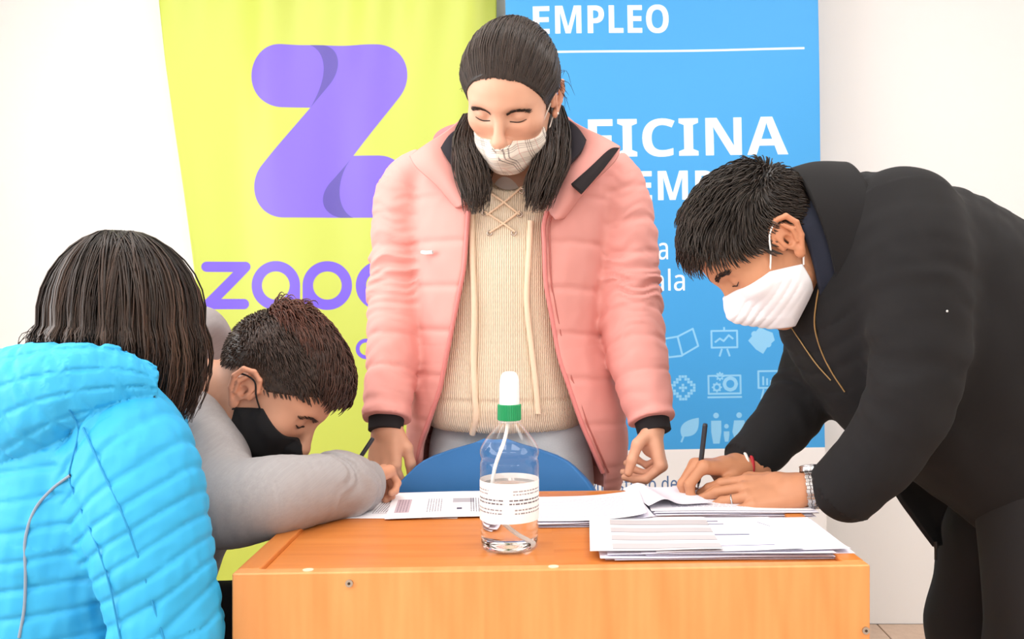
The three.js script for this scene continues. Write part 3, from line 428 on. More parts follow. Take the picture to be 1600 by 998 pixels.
// ------------------------------------------------------------------ the sanitiser bottle
{
  const b0 = onDesk(796, 856), sc = 1.0, t = thing('spray_bottle', 'clear plastic bottle with green collar and white cap standing on the desk', 'bottle', [b0.x, TOP, b0.z]);
  const m = b0.z / -FOC, R = 46 * m, Y = (v) => (861 - v) * m;
  const prof = [[0.001, 861], [0.8 * R, 861], [0.93 * R, 858], [R, 848], [R, 800], [0.985 * R, 770], [R, 762], [R, 730], [0.955 * R, 722], [R, 713], [0.98 * R, 704], [0.8 * R, 690], [0.55 * R, 676], [0.33 * R, 664], [0.31 * R, 660]].map(([r, v]) => new THREE.Vector2(r, Y(v)));
  const smooth = new THREE.SplineCurve(prof.slice(1)).getPoints(70);
  const petG = new THREE.LatheGeometry([prof[0], ...smooth], 64);
  add('bottle_body', petG, phys('#ffffff', 0.06, { transmission: 1, thickness: 0, ior: 1.45 }), t);
  const lq = [[0, 858.5], [0.78 * R, 858.5], [0.92 * R, 855], [0.965 * R, 847], [0.965 * R, 800], [0.955 * R, 760], [0, 760]].map(([r, v]) => new THREE.Vector2(r, Y(v)));
  add('liquid', new THREE.LatheGeometry(lq, 56), phys('#ffffff', 0.02, { transmission: 1, thickness: 0.07, ior: 1.33, attenuationColor: new THREE.Color(0.97, 0.95, 0.94), attenuationDistance: 0.25 }), t);
  const label = canvas(1024, 256, (c) => { c.fillStyle = '#ffffff'; c.fillRect(0, 0, 1024, 256); for (let k = 0; k < 3; k++) { const x = k * 340; typed(c, x + 30, 40, 200, 40, 2, 'rgba(120,112,120,0.7)'); typed(c, x + 10, 96, 315, 44, 2, 'rgba(80,74,84,0.9)'); typed(c, x + 40, 158, 280, 44, 2, 'rgba(110,104,112,0.75)'); } });
  add('label', new THREE.CylinderGeometry(R * 1.004, R * 1.004, Y(752) - Y(813), 64, 1, true).translate(0, (Y(752) + Y(813)) / 2, 0), std('#ffffff', 0.55, { map: label }), t);
  const cr_ = 17.5 * m, gm = std('#12945a', 0.45), cap = new THREE.Shape(); for (let k = 0; k <= 72; k++) { const a = k / 72 * 6.2832, q = cr_ * (1 + (k % 2 ? -0.05 : 0)); k ? cap.lineTo(Math.cos(a) * q, Math.sin(a) * q) : cap.moveTo(q, 0); }
  add('green_collar', new THREE.ExtrudeGeometry(cap, { depth: Y(637) - Y(660), bevelEnabled: true, bevelSize: 0.0008, bevelThickness: 0.0008, bevelSegments: 1 }).rotateX(-Math.PI / 2).translate(0, Y(660), 0), gm, t);
  add('neck_ring', new THREE.TorusGeometry(0.36 * R, 0.0018, 8, 40).rotateX(Math.PI / 2).translate(0, Y(663), 0), phys('#ffffff', 0.08, { transmission: 0.9, thickness: 0, ior: 1.45 }), t);
  const cp = [[15.8, 638], [15.6, 610], [14.8, 598], [11.5, 589], [6, 585.5], [0.01, 585]].map(([r, v]) => new THREE.Vector2(r * m, Y(v)));
  add('white_cap', new THREE.LatheGeometry(new THREE.SplineCurve(cp).getPoints(30), 40), std('#fbfbfb', 0.4), t);
  add('dip_tube', tube([new V3(-0.001, Y(662), 0), new V3(-0.006, Y(690), 0.003), new V3(-0.02, Y(740), 0.006), new V3(-0.021, Y(790), 0.006), new V3(0.004, Y(832), 0.0), new V3(0.026, Y(854), -0.004)], 0.0026, 40, 10), std('#f4f4f2', 0.4), t);
}

// ------------------------------------------------------------------ people: shared pieces
const hairMat = new THREE.MeshPhysicalMaterial({ color: '#ffffff', vertexColors: true, roughness: 0.42, specularIntensity: 0.8 });
const bodyGeo = (parts) => { const g = mergeGeometries(parts.map((p) => { const q = p.clone(); for (const k of Object.keys(q.attributes)) if (!['position', 'normal', 'uv', 'color'].includes(k)) q.deleteAttribute(k); return q; })); return g; };
// head geometry in place; paint(x, y, z) gives the colour in head coordinates
function headGeo(field, M, tone, paint) {
  const g = skin(field, new V3(-0.105, -0.155, -0.115), new V3(0.105, 0.145, 0.14), 0.0024, { color: (x, y, z) => { const n = 1 + 0.05 * noise(x * 60, y * 60, z * 60); const red = Math.exp(-((Math.abs(x) - 0.04) ** 2 + (y + 0.02) ** 2) / 0.0006) * (z > 0.03 ? 0.12 : 0) + (Math.abs(x) > 0.076 ? 0.12 : 0); const c = [tone[0] * n, tone[1] * n * (1 - red * 0.8), tone[2] * n * (1 - red)]; return paint ? paint(x, y, z, c) : c; } });
  return g.applyMatrix4(M);
}
const inPose = (M, x, y, z) => new V3(x, y, z).applyMatrix4(M);
// short curved hairs for an eyebrow / lash line on a head, in head coordinates
function browGeo(field, M, side, c, thick = 1, lift = 0) {
  const list = []; for (let k = 0; k < 110; k++) { const t = rnd(), x = side * lerp(0.014, 0.05, t), y = 0.0295 + lift + 0.006 * Math.sin(t * 2.6) - 0.004 * t * t + rr(-0.0018, 0.0018) * thick, len = 0.006; const P = [0, 1, 2].map((i) => { const px = x + side * i * len / 2, py = y + i * 0.0007, p = onSkinZ(field, px, py, 0.0008 + 0.0004 * (i === 1)); return p.applyMatrix4(M); }); list.push({ pts: P, r: 0.00055, tip: 0.3, c: c.map((v) => v * rr(0.7, 1.3)) }); } return strandGeo(list);
}
const onSkinZ = (f, x, y, off) => { let z = 0.16; for (let i = 0; i < 50; i++) { const d = f(x, y, z) - off; z -= d * 0.8; if (Math.abs(d) < 0.0002 || z < 0) break; } return new V3(x, y, z); };
function lashGeo(field, M, side, y0 = 0.0035, r = 0.0009, c = [0.02, 0.012, 0.01]) { const P = []; for (let i = 0; i <= 8; i++) { const t = i / 8, x = side * lerp(0.018, 0.046, t); P.push(onSkinZ(field, x, y0 - 0.0035 * Math.sin(t * 3.14) + 0.002 * t, 0.0004).applyMatrix4(M)); } return strandGeo([{ pts: P, r, tip: 0.5, c }]); }
// a pulled-down cloth or paper mask: shell of a smooth face, trimmed in head coordinates by keep(x,y,z) <= 0
function maskGeo(shape0, keep, M, thick = 0.0022, h = 0.0024, uv, hf, off = 0.005, k = 0.003) {
  const shape = hf ? (x, y, z) => { const r = off * (0.35 + 0.65 * sstep(0, 0.02, -keep(x, y, z))); return smin(shape0(x, y, z) + (off - r) * 1.5, hf(x, y, z) - r, 0.008); } : shape0;
  return skin((x, y, z) => { return smax(shape(x, y, z) - thick / 2, keep(x, y, z), k); }, new V3(-0.1, -0.13, -0.06), new V3(0.1, 0.04, 0.17), h, { uv: uv ?? ((x, y) => [x * 10, y * 10]), slack: 0.01 }).applyMatrix4(M);
}

const chain = (L, k = 0.55, mx = 0.045) => { const r = []; for (let i = 0; i + 1 < L.s.length; i++) r.push(cone(L.s[i].c, L.s[i + 1].c, Math.min(mx, L.s[i].a * k), Math.min(mx, L.s[i + 1].a * k))); return blend(0.02, ...r); };
const convexKeep = (poly) => { // poly of [z, y] around the side view of the mask, any winding
  let A = 0; poly.forEach(([a, b], i) => { const [c, d] = poly[(i + 1) % poly.length]; A += a * d - b * c; }); const P = A > 0 ? poly : [...poly].reverse();
  const E = P.map(([a, b], i) => { const [c, d] = P[(i + 1) % P.length], l = Math.hypot(c - a, d - b); return [(d - b) / l, -(c - a) / l, a, b]; });
  return (x, y, z) => { let m = -1; for (const [nz, ny, a, b] of E) m = Math.max(m, (z - a) * nz + (y - b) * ny); return m; };
};
const skinHands = (fs, tone) => fs.map((f) => skin(f, f.lo, f.hi, 0.0026, { color: (x, y, z) => { const n = 1 + 0.06 * noise(x * 70, y * 70, z * 70); return [tone[0] * 0.98 * n, tone[1] * 0.92 * n, tone[2] * 0.87 * n]; } }));
function V3c(x, y, z) { return new V3(x, y, z); }
const ridge = (s, w, g = 0.0045) => { const q = Math.abs(s / w - Math.round(s / w)) * w; return 1 - Math.exp(-((q / g) ** 2)) * 0.85; };
const pillow = (s, w) => { const q = s / w - Math.floor(s / w); return Math.pow(Math.abs(Math.sin(q * Math.PI)), 0.55); };
const onField = (f, u, v, off = 0, z0 = 1.0) => { let z = z0; for (let i = 0; i < 120; i++) { const p = at(u, v, z), d = f(p.x, p.y, p.z) - off; z += d * 0.7; if (Math.abs(d) < 0.0004 || z > 2.2) break; } return at(u, v, z); };
function pen(name, a, b, r, mat, label, tipMat) { const d = b.clone().sub(a), L = d.length(), t = thing(name, label, 'pen', a.toArray()); t.quaternion.setFromUnitVectors(new V3(0, 1, 0), d.clone().normalize()); add('barrel', new THREE.LatheGeometry([[0.0008, 0.012], [r * 0.7, 0.016], [r, 0.03], [r, L - 0.003], [r * 0.85, L], [0.0001, L]].map((q) => new THREE.Vector2(...q)), 20), mat, t); add('tip', new THREE.ConeGeometry(r * 0.55, 0.014, 14).rotateX(Math.PI).translate(0, 0.0075, 0), tipMat ?? std('#b8b8ba', 0.3, { metalness: 0.8 }), t); return t; }

// ------------------------------------------------------------------ person: woman in the pink padded jacket, standing behind the desk
{
  const Z = 1.77, t = thing('person', 'woman in pink padded jacket standing behind the desk, looking down', 'person'), tone = lin('#e3b095');
  const X = new V3(1, 0, 0), P = (u, v, z = Z) => at(u, v, z), m = Z / FOC;
  // body
  const HM = pose(at(801, 154, 1.63), deg(-14), deg(39), deg(-6), 1.0), hf = headField({ wide: 0.98, neck: cone(new V3(0, -0.05, -0.02), new V3(0.01, -0.14, -0.085), 0.045, 0.05) });
  const neckB = at(805, 262, 1.76), head = headGeo(hf, HM, tone);
  const WR = at(604, 660, 1.63), WL = at(1018, 660, 1.63);
  const handR = handField({ wrist: WR, D: new V3(-0.03, -1, 0.16), N: new V3(0.45, -0.1, -0.9), size: 0.86, fore: at(606, 610, 1.65), curl: [[34, 28, 16, 4], [30, 42, 22, 0], [38, 48, 25, -2], [46, 50, 30, -6]], thumb: [[0.5, 0.8, 0.3], [0.12, 0.95, 0.3], [-0.1, 1, 0.3]] });
  const handL = handField({ wrist: WL, D: new V3(0.22, -0.95, 0.12), N: new V3(-0.9, -0.35, -0.1), left: true, size: 0.86, fore: at(1016, 610, 1.65), curl: [[62, 38, 14, 0], [66, 46, 20, 0], [70, 52, 22, -2], [76, 56, 26, -4]], thumb: [[0.62, 0.42, 0.65], [0.12, 0.85, 0.55], [0.0, 0.9, 0.5]] });
  const sl = (a, dz) => new Loft(a.map(([u, v, w, z]) => [P(u, v, z), w * z / FOC, w * z / FOC * 1.08]), X);
  const armR = sl([[672, 262, 34, 1.77], [634, 300, 42, 1.765], [626, 370, 42, 1.755], [620, 450, 41, 1.74], [613, 545, 37, 1.69], [604, 652, 35, 1.635]]), armL = sl([[945, 262, 36, 1.77], [966, 300, 43, 1.765], [979, 370, 45, 1.755], [984, 455, 46, 1.74], [995, 550, 45, 1.69], [1018, 655, 35, 1.635]]);
  const bf = blend(0.05, new Loft([[P(805, 250), 0.06, 0.05], [P(805, 285), 0.13, 0.07], [P(803, 400), 0.12, 0.085], [P(798, 540), 0.105, 0.08], [P(798, 680), 0.13, 0.09], [P(798, 760), 0.12, 0.09]], X).d, cone(neckB, inPose(HM, 0, -0.09, -0.05), 0.05, 0.046),
    chain(armR, 0.6), chain(armL, 0.6),
    cone(P(750, 740), V3c(-0.16, 0.45, -1.77), 0.075, 0.05), cone(V3c(-0.16, 0.45, -1.77), V3c(-0.165, 0.08, -1.8), 0.05, 0.035), cone(P(845, 740), V3c(-0.05, 0.45, -1.77), 0.075, 0.05), cone(V3c(-0.05, 0.45, -1.77), V3c(-0.045, 0.08, -1.8), 0.05, 0.035));
  const flat = () => tone;
  const core = skin(bf, new V3(-0.46, 0.05, -1.95), new V3(0.28, 1.42, -1.55), 0.012, { color: flat });
  const hg = [handR, handL].map((f) => skin(f, f.lo, f.hi, 0.0026, { color: (x, y, z) => { const n = 1 + 0.06 * noise(x * 70, y * 70, z * 70); return [tone[0] * 0.98 * n, tone[1] * 0.9 * n, tone[2] * 0.84 * n]; } }));
  add('body', bodyGeo([core, head, ...hg]), SKIN('#ffcbb0'), t);
  for (const s of [-1, 1]) { add('eyebrow', browGeo(hf, HM, s, [0.03, 0.018, 0.013], 1.7, -0.0105), hairMat, t); add('eyelash', lashGeo(hf, HM, s, 0.0035, 0.0012), hairMat, t); }
  { const e = add('earring', new THREE.SphereGeometry(0.0028, 12, 10), std('#f4f1ea', 0.2, { metalness: 0.3 }), t); e.position.copy(inPose(HM, 0.081, -0.028, -0.004)); }

  // hair: combed back from the hairline, two locks fall in front of the shoulders
  {
    const list = [], C = new V3(0, 0.035, -0.004), G = new V3(0.0, -0.03, -0.1), n3 = (v) => v.clone().normalize();
    const line = [[-1, -0.074, -0.012, 0.004], [-0.85, -0.07, 0.014, 0.034], [-0.65, -0.064, 0.045, 0.055], [-0.4, -0.046, 0.072, 0.074], [0, 0, 0.086, 0.086], [0.4, 0.046, 0.072, 0.074], [0.65, 0.064, 0.045, 0.055], [0.85, 0.07, 0.014, 0.034], [1, 0.074, -0.012, 0.004]];
    const hl = (a) => new V3(curve1(line.map((q) => [q[0], q[1]]))(a), curve1(line.map((q) => [q[0], q[2]]))(a), curve1(line.map((q) => [q[0], q[3]]))(a));
    for (let k = 0; k < 2600; k++) {
      const a = rr(-1, 1), s = hl(a); s.x += rr(-1, 1) * 0.004; s.y += rr(-1, 1) * 0.005; s.z += rr(-1, 1) * 0.003; const d0 = n3(s.sub(C)), g = G.clone(); g.x += rr(-0.03, 0.03); g.y += rr(-0.03, 0.03); const d1 = n3(g.sub(C)), pts = [], clump = noise(a * 14, 3, k % 3) * 0.004, lift = 0.006 + rr(0, 0.006) + clump, N = 11;
      const mid = new V3(Math.sign(a) * Math.pow(Math.abs(a), 1.1) * 0.95, 1.05 - 0.62 * Math.abs(a), -0.3).multiplyScalar(1.3);
      for (let i = 0; i <= N; i++) { const q = i / N, dir = d0.clone().multiplyScalar((1 - q) * (1 - q)).addScaledVector(mid, 2 * q * (1 - q)).addScaledVector(d1, q * q).normalize(); pts.push(onSkin(hf.skull, C, dir, 0.001 + lift * Math.min(1, q * 5)).applyMatrix4(HM)); }
      const b = rr(0.6, 1.5); list.push({ pts, r: 0.0012, tip: 0.8, c: [0.042 * b, 0.028 * b, 0.022 * b] });
    }
    const lock = (ctrl, wid, n, tipw) => { for (let k = 0; k < n; k++) { const ang = rr(0, 6.283), q = Math.sqrt(rnd()), ox = Math.cos(ang) * q, oz = Math.sin(ang) * q, len = rr(0.68, 1.0), pts = [], N = 12, cv = new THREE.CatmullRomCurve3(ctrl); for (let i = 0; i <= N; i++) { const s = i / N * len, p = cv.getPoint(s), w = lerp(wid[0], wid[1], Math.sin(Math.min(1, s * 1.25) * 1.57)) * (1 - (1 - tipw) * Math.pow(s, 3)); p.x += ox * w + 0.005 * Math.sin(s * 7 + k % 5); p.z += oz * w * 0.7; pts.push(p); } const b = rr(0.55, 1.5); list.push({ pts, r: 0.0013, tip: 0.3, c: [0.034 * b, 0.022 * b, 0.017 * b], c1: [0.045 * b, 0.028 * b, 0.02 * b] }); } };
    lock([at(737, 178, 1.68), at(729, 215, 1.66), at(734, 255, 1.62), at(742, 295, 1.59), at(744, 335, 1.585)], [0.012, 0.034], 420, 0.5);
    lock([at(865, 165, 1.69), at(868, 205, 1.66), at(862, 250, 1.62), at(846, 295, 1.59), at(836, 334, 1.585)], [0.014, 0.038], 460, 0.55);
    lock([at(760, 200, 1.72), at(750, 250, 1.70), at(742, 300, 1.62)], [0.02, 0.03], 160, 0.8); lock([at(850, 200, 1.72), at(858, 250, 1.70), at(846, 300, 1.62)], [0.02, 0.03], 160, 0.8);
    for (let k = 0; k < 26; k++) { const sd = k % 2 ? 1 : -1, y = rr(-0.03, 0.05), a = onSkin(hf.skull, C, n3(new V3(sd, y * 6, -0.05)), 0.01), b = a.clone().add(new V3(sd * rr(0.004, 0.016), rr(-0.03, 0.01), rr(-0.02, 0.0))), c = b.clone().add(new V3(sd * rr(-0.004, 0.01), rr(-0.03, 0), rr(-0.01, 0.01))); list.push({ pts: bezPts([a, b, c], 6).map((p) => p.applyMatrix4(HM)), r: 0.0005, tip: 0.3, c: [0.04, 0.026, 0.02] }); }
    const cap = skin((x, y, z) => smax(hf.skull(x, y, z) - 0.0025, -(y - 1.13 * z + 0.008 + 0.32 * Math.abs(x)), 0.006) + (y < -0.075 ? (-0.075 - y) : 0), new V3(-0.1, -0.09, -0.125), new V3(0.1, 0.15, 0.12), 0.004, { color: () => [0.022, 0.015, 0.012] }).applyMatrix4(HM);
    const bun = skin(ell(new V3(0.005, -0.02, -0.115), 0.042, 0.05, 0.03), new V3(-0.06, -0.09, -0.16), new V3(0.06, 0.05, -0.07), 0.005, { color: () => [0.026, 0.017, 0.013] }).applyMatrix4(HM);
    add('hair', mergeGeometries([cap, bun, strandGeo(list)]), hairMat, t);
  }
  // mask: cream cloth with dark check lines, standing off the chin
  {
    const shape = blend(0.03, ell(new V3(0, -0.05, 0.035), 0.062, 0.062, 0.062), cone(new V3(0, -0.012, 0.088), new V3(0, -0.045, 0.108), 0.02, 0.016), cone(new V3(0, -0.045, 0.106), new V3(0, -0.098, 0.08), 0.016, 0.018));
    const top = (x) => -0.0335 - 0.12 * Math.max(0, Math.abs(x) - 0.012), keep = (x, y, z) => Math.max(y - top(x), 0.026 - z + 0.1 * (y + 0.05), -0.104 - y - 0.0 * z);
    const tex = canvas(512, 512, (c) => { c.fillStyle = '#f2e8dc'; c.fillRect(0, 0, 512, 512); c.fillStyle = 'rgba(50,40,42,0.9)'; for (let g = 0; g < 4; g++) for (let l = 0; l < 3; l++) { const p = g * 128 + 20 + l * 15; for (let q = 0; q < 512; q += 9) { c.fillRect(p, q, 5, 6); } c.fillStyle = 'rgba(90,75,72,0.5)'; c.fillRect(0, p, 512, 3.5); c.fillStyle = 'rgba(70,55,55,0.75)'; } c.fillStyle = 'rgba(190,90,80,0.45)'; for (let g = 0; g < 4; g++) { c.fillRect(g * 128 + 90, 0, 3, 512); c.fillRect(0, g * 128 + 90, 512, 3); } });
    tex.wrapS = tex.wrapT = THREE.RepeatWrapping;
    const mk = add('face_mask', maskGeo((x, y, z) => shape(x, y, z) - 0.001, keep, HM, 0.0024, 0.0016, (x, y, z) => [(Math.sign(x) * Math.hypot(x, (z - 0.1) * 0.5)) * 9 + y * 2, y * 9 + Math.abs(x) * 2], hf, 0.006, 0.002), clothMat('#ffffff', 0.9, { map: tex }), t);
    for (const s of [-1, 1]) add('ear_loop', tube([inPose(HM, s * 0.058, -0.035, 0.03), inPose(HM, s * 0.071, -0.005, 0.015), inPose(HM, s * 0.082, 0.024, -0.012), inPose(HM, s * 0.079, 0.0, -0.034), inPose(HM, s * 0.07, -0.04, -0.005), inPose(HM, s * 0.058, -0.08, 0.03)], 0.0013, 30, 6), std('#f7f3ee', 0.8), mk);
  }

  // sweater
  const knit = dataTex(512, 512, (u, v) => { const r = Math.abs(Math.sin(u * 16 * Math.PI)), s = 0.5 + 0.5 * Math.sin(v * 64 * Math.PI + (Math.floor(u * 16) % 2) * 1.57), k = 255 * clamp(0.15 + 0.65 * Math.pow(r, 0.7) + 0.2 * s * r, 0, 1); return [k, k, k]; }, false); knit.repeat.set(1, 1);
  const knitCol = dataTex(256, 256, (u, v) => { const n = noise(u * 40, v * 40, 6) * 5 + (rnd() - 0.5) * 4; return [252 + n, 231 + n, 204 + n]; });
  const sweatLoft = new Loft([[P(800, 240), 0.07, 0.06], [P(800, 275), 0.125, 0.098], [P(795, 330), 0.145, 0.118], [P(793, 420), 0.15, 0.135], [P(792, 520), 0.152, 0.135], [P(790, 590), 0.16, 0.14], [P(790, 628), 0.162, 0.142], [P(790, 650), 0.156, 0.136]], X);
  const neckCut = ell(at(794, 255, 1.66), 0.055, 0.05, 0.07);
  const sw = add('sweater', skin((x, y, z) => { let d = sweatLoft.d(x, y, z); const v = PPY + (EYE - y) * FOC / Z; d += 0.003 * noise(x * 9, y * 5, z * 9) + (v > 618 ? 0.0 : 0) + 0.0025 * Math.exp(-(((v - 617) / 4) ** 2)); return smax(d, -neckCut(x, y, z), 0.008); }, new V3(-0.32, 0.83, -1.96), new V3(0.1, 1.4, -1.58), 0.0045, { uv: (x, y, z) => [Math.atan2(x + 0.115, z + Z) * 2.1, y * 3] }), clothMat('#ffffff', 0.95, { map: knitCol, bumpMap: knit, bumpScale: 0.0026, sheen: 0.3, sheenRoughness: 0.6 }), t);
  const frontZ = (u, v, off = 0.0) => { let z = 1.5; for (let i = 0; i < 60; i++) { const p = at(u, v, z), d = sweatLoft.d(p.x, p.y, p.z) - off; z += d * 0.8; if (Math.abs(d) < 0.0004 || z > 1.9) break; } return at(u, v, z); };
  const cordM = clothMat('#f6dcc0', 0.9), ribbon = (pts, r) => tube(pts, r, 60, 8);
  add('drawstring', ribbon([[737, 335], [738, 400], [741, 480], [740, 560], [742, 620], [744, 650], [738, 678]].map(([u, v]) => frontZ(u, v, 0.006)), 0.0058), cordM, sw);
  add('drawstring', ribbon([[829, 345], [826, 400], [823, 470], [830, 540], [837, 600], [841, 646]].map(([u, v]) => frontZ(u, v, 0.006)), 0.0055), cordM, sw);
  const lacePts = [[[757, 295], [782, 312], [812, 335]], [[815, 292], [790, 314], [760, 336]], [[757, 330], [785, 348], [805, 362]], [[812, 330], [785, 350], [765, 363]]];
  for (const l of lacePts) add('lace', tube(l.map(([u, v]) => frontZ(u, v, 0.004)), 0.0022, 20, 6), clothMat('#f3d3b4', 0.9), sw);
  for (const [u, v] of [[757, 333], [812, 335], [765, 364], [803, 364], [757, 300], [815, 298]]) { const e = add('eyelet', new THREE.TorusGeometry(0.0042, 0.0014, 8, 18), std('#c9b9ad', 0.25, { metalness: 0.8 }), sw); e.position.copy(frontZ(u, v, 0.003)); }
  // white shirt showing at the neck
  add('undershirt', ring(), clothMat('#f3e3da', 0.9), t);
  function ring() { const rows = []; for (let j = 0; j <= 4; j++) { const r = []; for (let i = 0; i <= 8; i++) { const u = lerp(752, 834, i / 8), e = (i / 8 - 0.5) * 2; r.push(at(u, lerp(274 - 8 * e * e, 330, j / 4), 1.697 + 0.03 * e * e - 0.004 * j)); } rows.push(r); } return patch(rows, 20, 12, 0.003); }

  // trousers
  const legs = blend(0.03, new Loft([[P(798, 620, 1.78), 0.135, 0.105], [P(797, 680, 1.78), 0.155, 0.115], [P(797, 760, 1.78), 0.165, 0.115]], X).d, cone(P(748, 750, 1.78), V3c(-0.165, 0.45, -1.77), 0.09, 0.066), cone(V3c(-0.165, 0.45, -1.77), V3c(-0.17, 0.08, -1.8), 0.066, 0.055), cone(P(846, 750, 1.78), V3c(-0.05, 0.45, -1.77), 0.09, 0.066), cone(V3c(-0.05, 0.45, -1.77), V3c(-0.045, 0.08, -1.8), 0.066, 0.055));
  const denim = dataTex(256, 256, (u, v) => { const n = 8 * noise(u * 9, v * 9, 1) + 5 * noise(u * 90, v * 140, 4); return [226 + n, 232 + n, 238 + n]; });
  const tr = add('trousers', skin((x, y, z) => legs(x, y, z) - 0.003 * noise(x * 14, y * 22, z * 14), new V3(-0.36, 0.03, -1.95), new V3(0.16, 0.96, -1.6), 0.008, { uv: (x, y) => [x * 4, y * 4] }), clothMat('#ffffff', 0.85, { map: denim }), t);
  for (const sx of [-0.17, -0.045]) { const sh = add('shoe', skin(blend(0.02, ell(V3c(sx, 0.045, -1.73), 0.045, 0.04, 0.115), ell(V3c(sx, 0.07, -1.8), 0.042, 0.05, 0.05), ), V3c(sx - 0.07, 0.0, -1.9), V3c(sx + 0.07, 0.14, -1.58), 0.006), std('#e8e6e2', 0.6), t); }

  // jacket
  const torso = new Loft([[P(802, 222), 0.075, 0.075], [P(806, 243), 0.165, 0.10], [P(808, 275), 0.195, 0.125], [P(803, 340), 0.196, 0.142], [P(797, 430), 0.187, 0.152], [P(794, 530), 0.186, 0.155], [P(802, 610), 0.203, 0.16], [P(808, 670), 0.214, 0.162], [P(808, 715), 0.216, 0.16], [P(806, 748), 0.205, 0.15]], X);
  const cutL = curve1([[150, 735], [235, 720], [300, 724], [330, 735], [420, 728], [500, 712], [560, 700], [610, 690], [700, 657], [750, 652]]), cutR = curve1([[150, 878], [235, 880], [300, 862], [345, 846], [440, 849], [560, 871], [660, 905], [750, 944]]);
  const sleeve = (L, x, y, z, ph) => { let d = L.d(x, y, z); if (Math.abs(d) > 0.04) return d; const s = L.along(x, y, z); const quilt = ridge(s + 0.004 * noise(x * 20, y * 6, z * 20), 0.062, 0.007); const bend = Math.exp(-(((s - 0.235) / 0.07) ** 2)); const fold = noise(x * 12 + ph, s * 62 + 2 * noise(x * 18, y * 10, ph), z * 12); return d - 0.0036 * quilt - (0.002 + 0.0085 * bend) * fold - 0.002 * noise(x * 30, y * 30, z * 30); };
  const open = (x, y, z) => { const v = PPY + (EYE - y) * FOC / (Z - 0.13), u = x * FOC / (Z - 0.13) + PPX; const a = cutL(v), b = cutR(v), k = (Z - 0.13) / FOC; return Math.max(Math.max(a - u, u - b) * k, -(z + Z - 0.02)); };
  const jf = (x, y, z) => {
    const d0 = torso.d(x, y, z); let d = d0; if (Math.abs(d0) < 0.06) d -= 0.003 * ridge(y + 0.02 * noise(x * 4, y * 2, 3) + 0.12 * x * (x > 0.0 ? 1 : 0), 0.085, 0.007) + 0.005 * noise(x * 11, y * 7, z * 11) + 0.0015 * noise(x * 34, y * 28, z * 34);
    d = smax(d, -(d0 + 0.02), 0.01);
    d = smax(d, -open(x, y, z), 0.014);
    if (x < -0.1) d = smin(d, sleeve(armR, x, y, z, 1), 0.022); else if (x > -0.08) d = smin(d, sleeve(armL, x, y, z, 7), 0.022); return d;
  };
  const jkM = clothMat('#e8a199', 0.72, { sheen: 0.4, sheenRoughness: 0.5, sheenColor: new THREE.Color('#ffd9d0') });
  const jk = add('jacket', skin(jf, new V3(-0.45, 0.7, -1.98), new V3(0.27, 1.41, -1.55), 0.0045, { uv: (x, y) => [x * 3, y * 3] }), jkM, t);
  // zip tapes along both front edges
  const onJ = (u, v, off) => { let z = 1.5; for (let i = 0; i < 60; i++) { const p = at(u, v, z), d = torso.d(p.x, p.y, p.z) - off; z += d * 0.8; if (Math.abs(d) < 0.0004 || z > 1.9) break; } return at(u, v, z); };
  const zm = clothMat('#e08a86', 0.7);
  const seq = (f, off, du) => { const r = []; for (let v = 330; v <= 742; v += 24) r.push(onJ(f(v) + du, v, off)); return r; };
  add('zip_tape', tube(seq(cutL, 0.002, -3), 0.0042, 80, 8), zm, jk); add('zip_tape', tube(seq(cutR, 0.002, 3), 0.0042, 80, 8), zm, jk); add('zip_teeth', tube(seq(cutR, 0.003, 12), 0.0018, 80, 6), clothMat('#b96a62', 0.5), jk);
  // collar flaps thrown open, dark inside; black closing strip; hood behind
  const inM = clothMat('#26222a', 0.95), rows = (...r) => r.map((q) => q.map(([u, v, z]) => at(u, v, z)));
  add('collar', patch(rows([[728, 178, 1.76], [700, 205, 1.715], [668, 228, 1.68], [642, 247, 1.675]], [[722, 205, 1.74], [702, 232, 1.69], [676, 250, 1.655], [652, 262, 1.66]], [[716, 250, 1.70], [712, 268, 1.66], [700, 282, 1.64], [684, 288, 1.65]], [[728, 300, 1.66], [728, 312, 1.64], [724, 322, 1.63], [716, 322, 1.645]]), 24, 24, 0.013), jkM, jk);
  add('collar', patch(rows([[876, 175, 1.76], [905, 196, 1.715], [938, 215, 1.68], [968, 232, 1.675]], [[884, 205, 1.74], [910, 225, 1.69], [938, 240, 1.655], [960, 252, 1.66]], [[880, 255, 1.70], [888, 272, 1.655], [902, 284, 1.635], [918, 290, 1.65]], [[858, 318, 1.655], [862, 334, 1.63], [868, 342, 1.62], [878, 338, 1.64]]), 24, 24, 0.013), jkM, jk);
  add('collar_lining', patch(rows([[732, 182, 1.75], [722, 196, 1.70], [703, 212, 1.68], [690, 232, 1.672]], [[734, 210, 1.73], [722, 225, 1.68], [708, 238, 1.658], [697, 246, 1.655]], [[740, 255, 1.70], [732, 268, 1.66], [724, 274, 1.645], [716, 272, 1.642]]), 16, 16, 0.006), inM, jk);
  add('collar_lining', patch(rows([[872, 178, 1.75], [886, 186, 1.70], [902, 200, 1.68], [915, 220, 1.672]], [[868, 215, 1.73], [882, 224, 1.68], [896, 232, 1.655], [908, 238, 1.65]], [[856, 285, 1.68], [866, 280, 1.65], [874, 272, 1.64], [882, 264, 1.637]]), 16, 16, 0.006), inM, jk);
  add('closing_strip', patch(rows([[946, 240, 1.645], [957, 232, 1.652], [967, 232, 1.658]], [[922, 263, 1.628], [932, 264, 1.626], [941, 266, 1.63]], [[893, 289, 1.62], [901, 296, 1.612], [909, 303, 1.612]]), 10, 20, 0.007), std('#231d20', 0.95), jk);
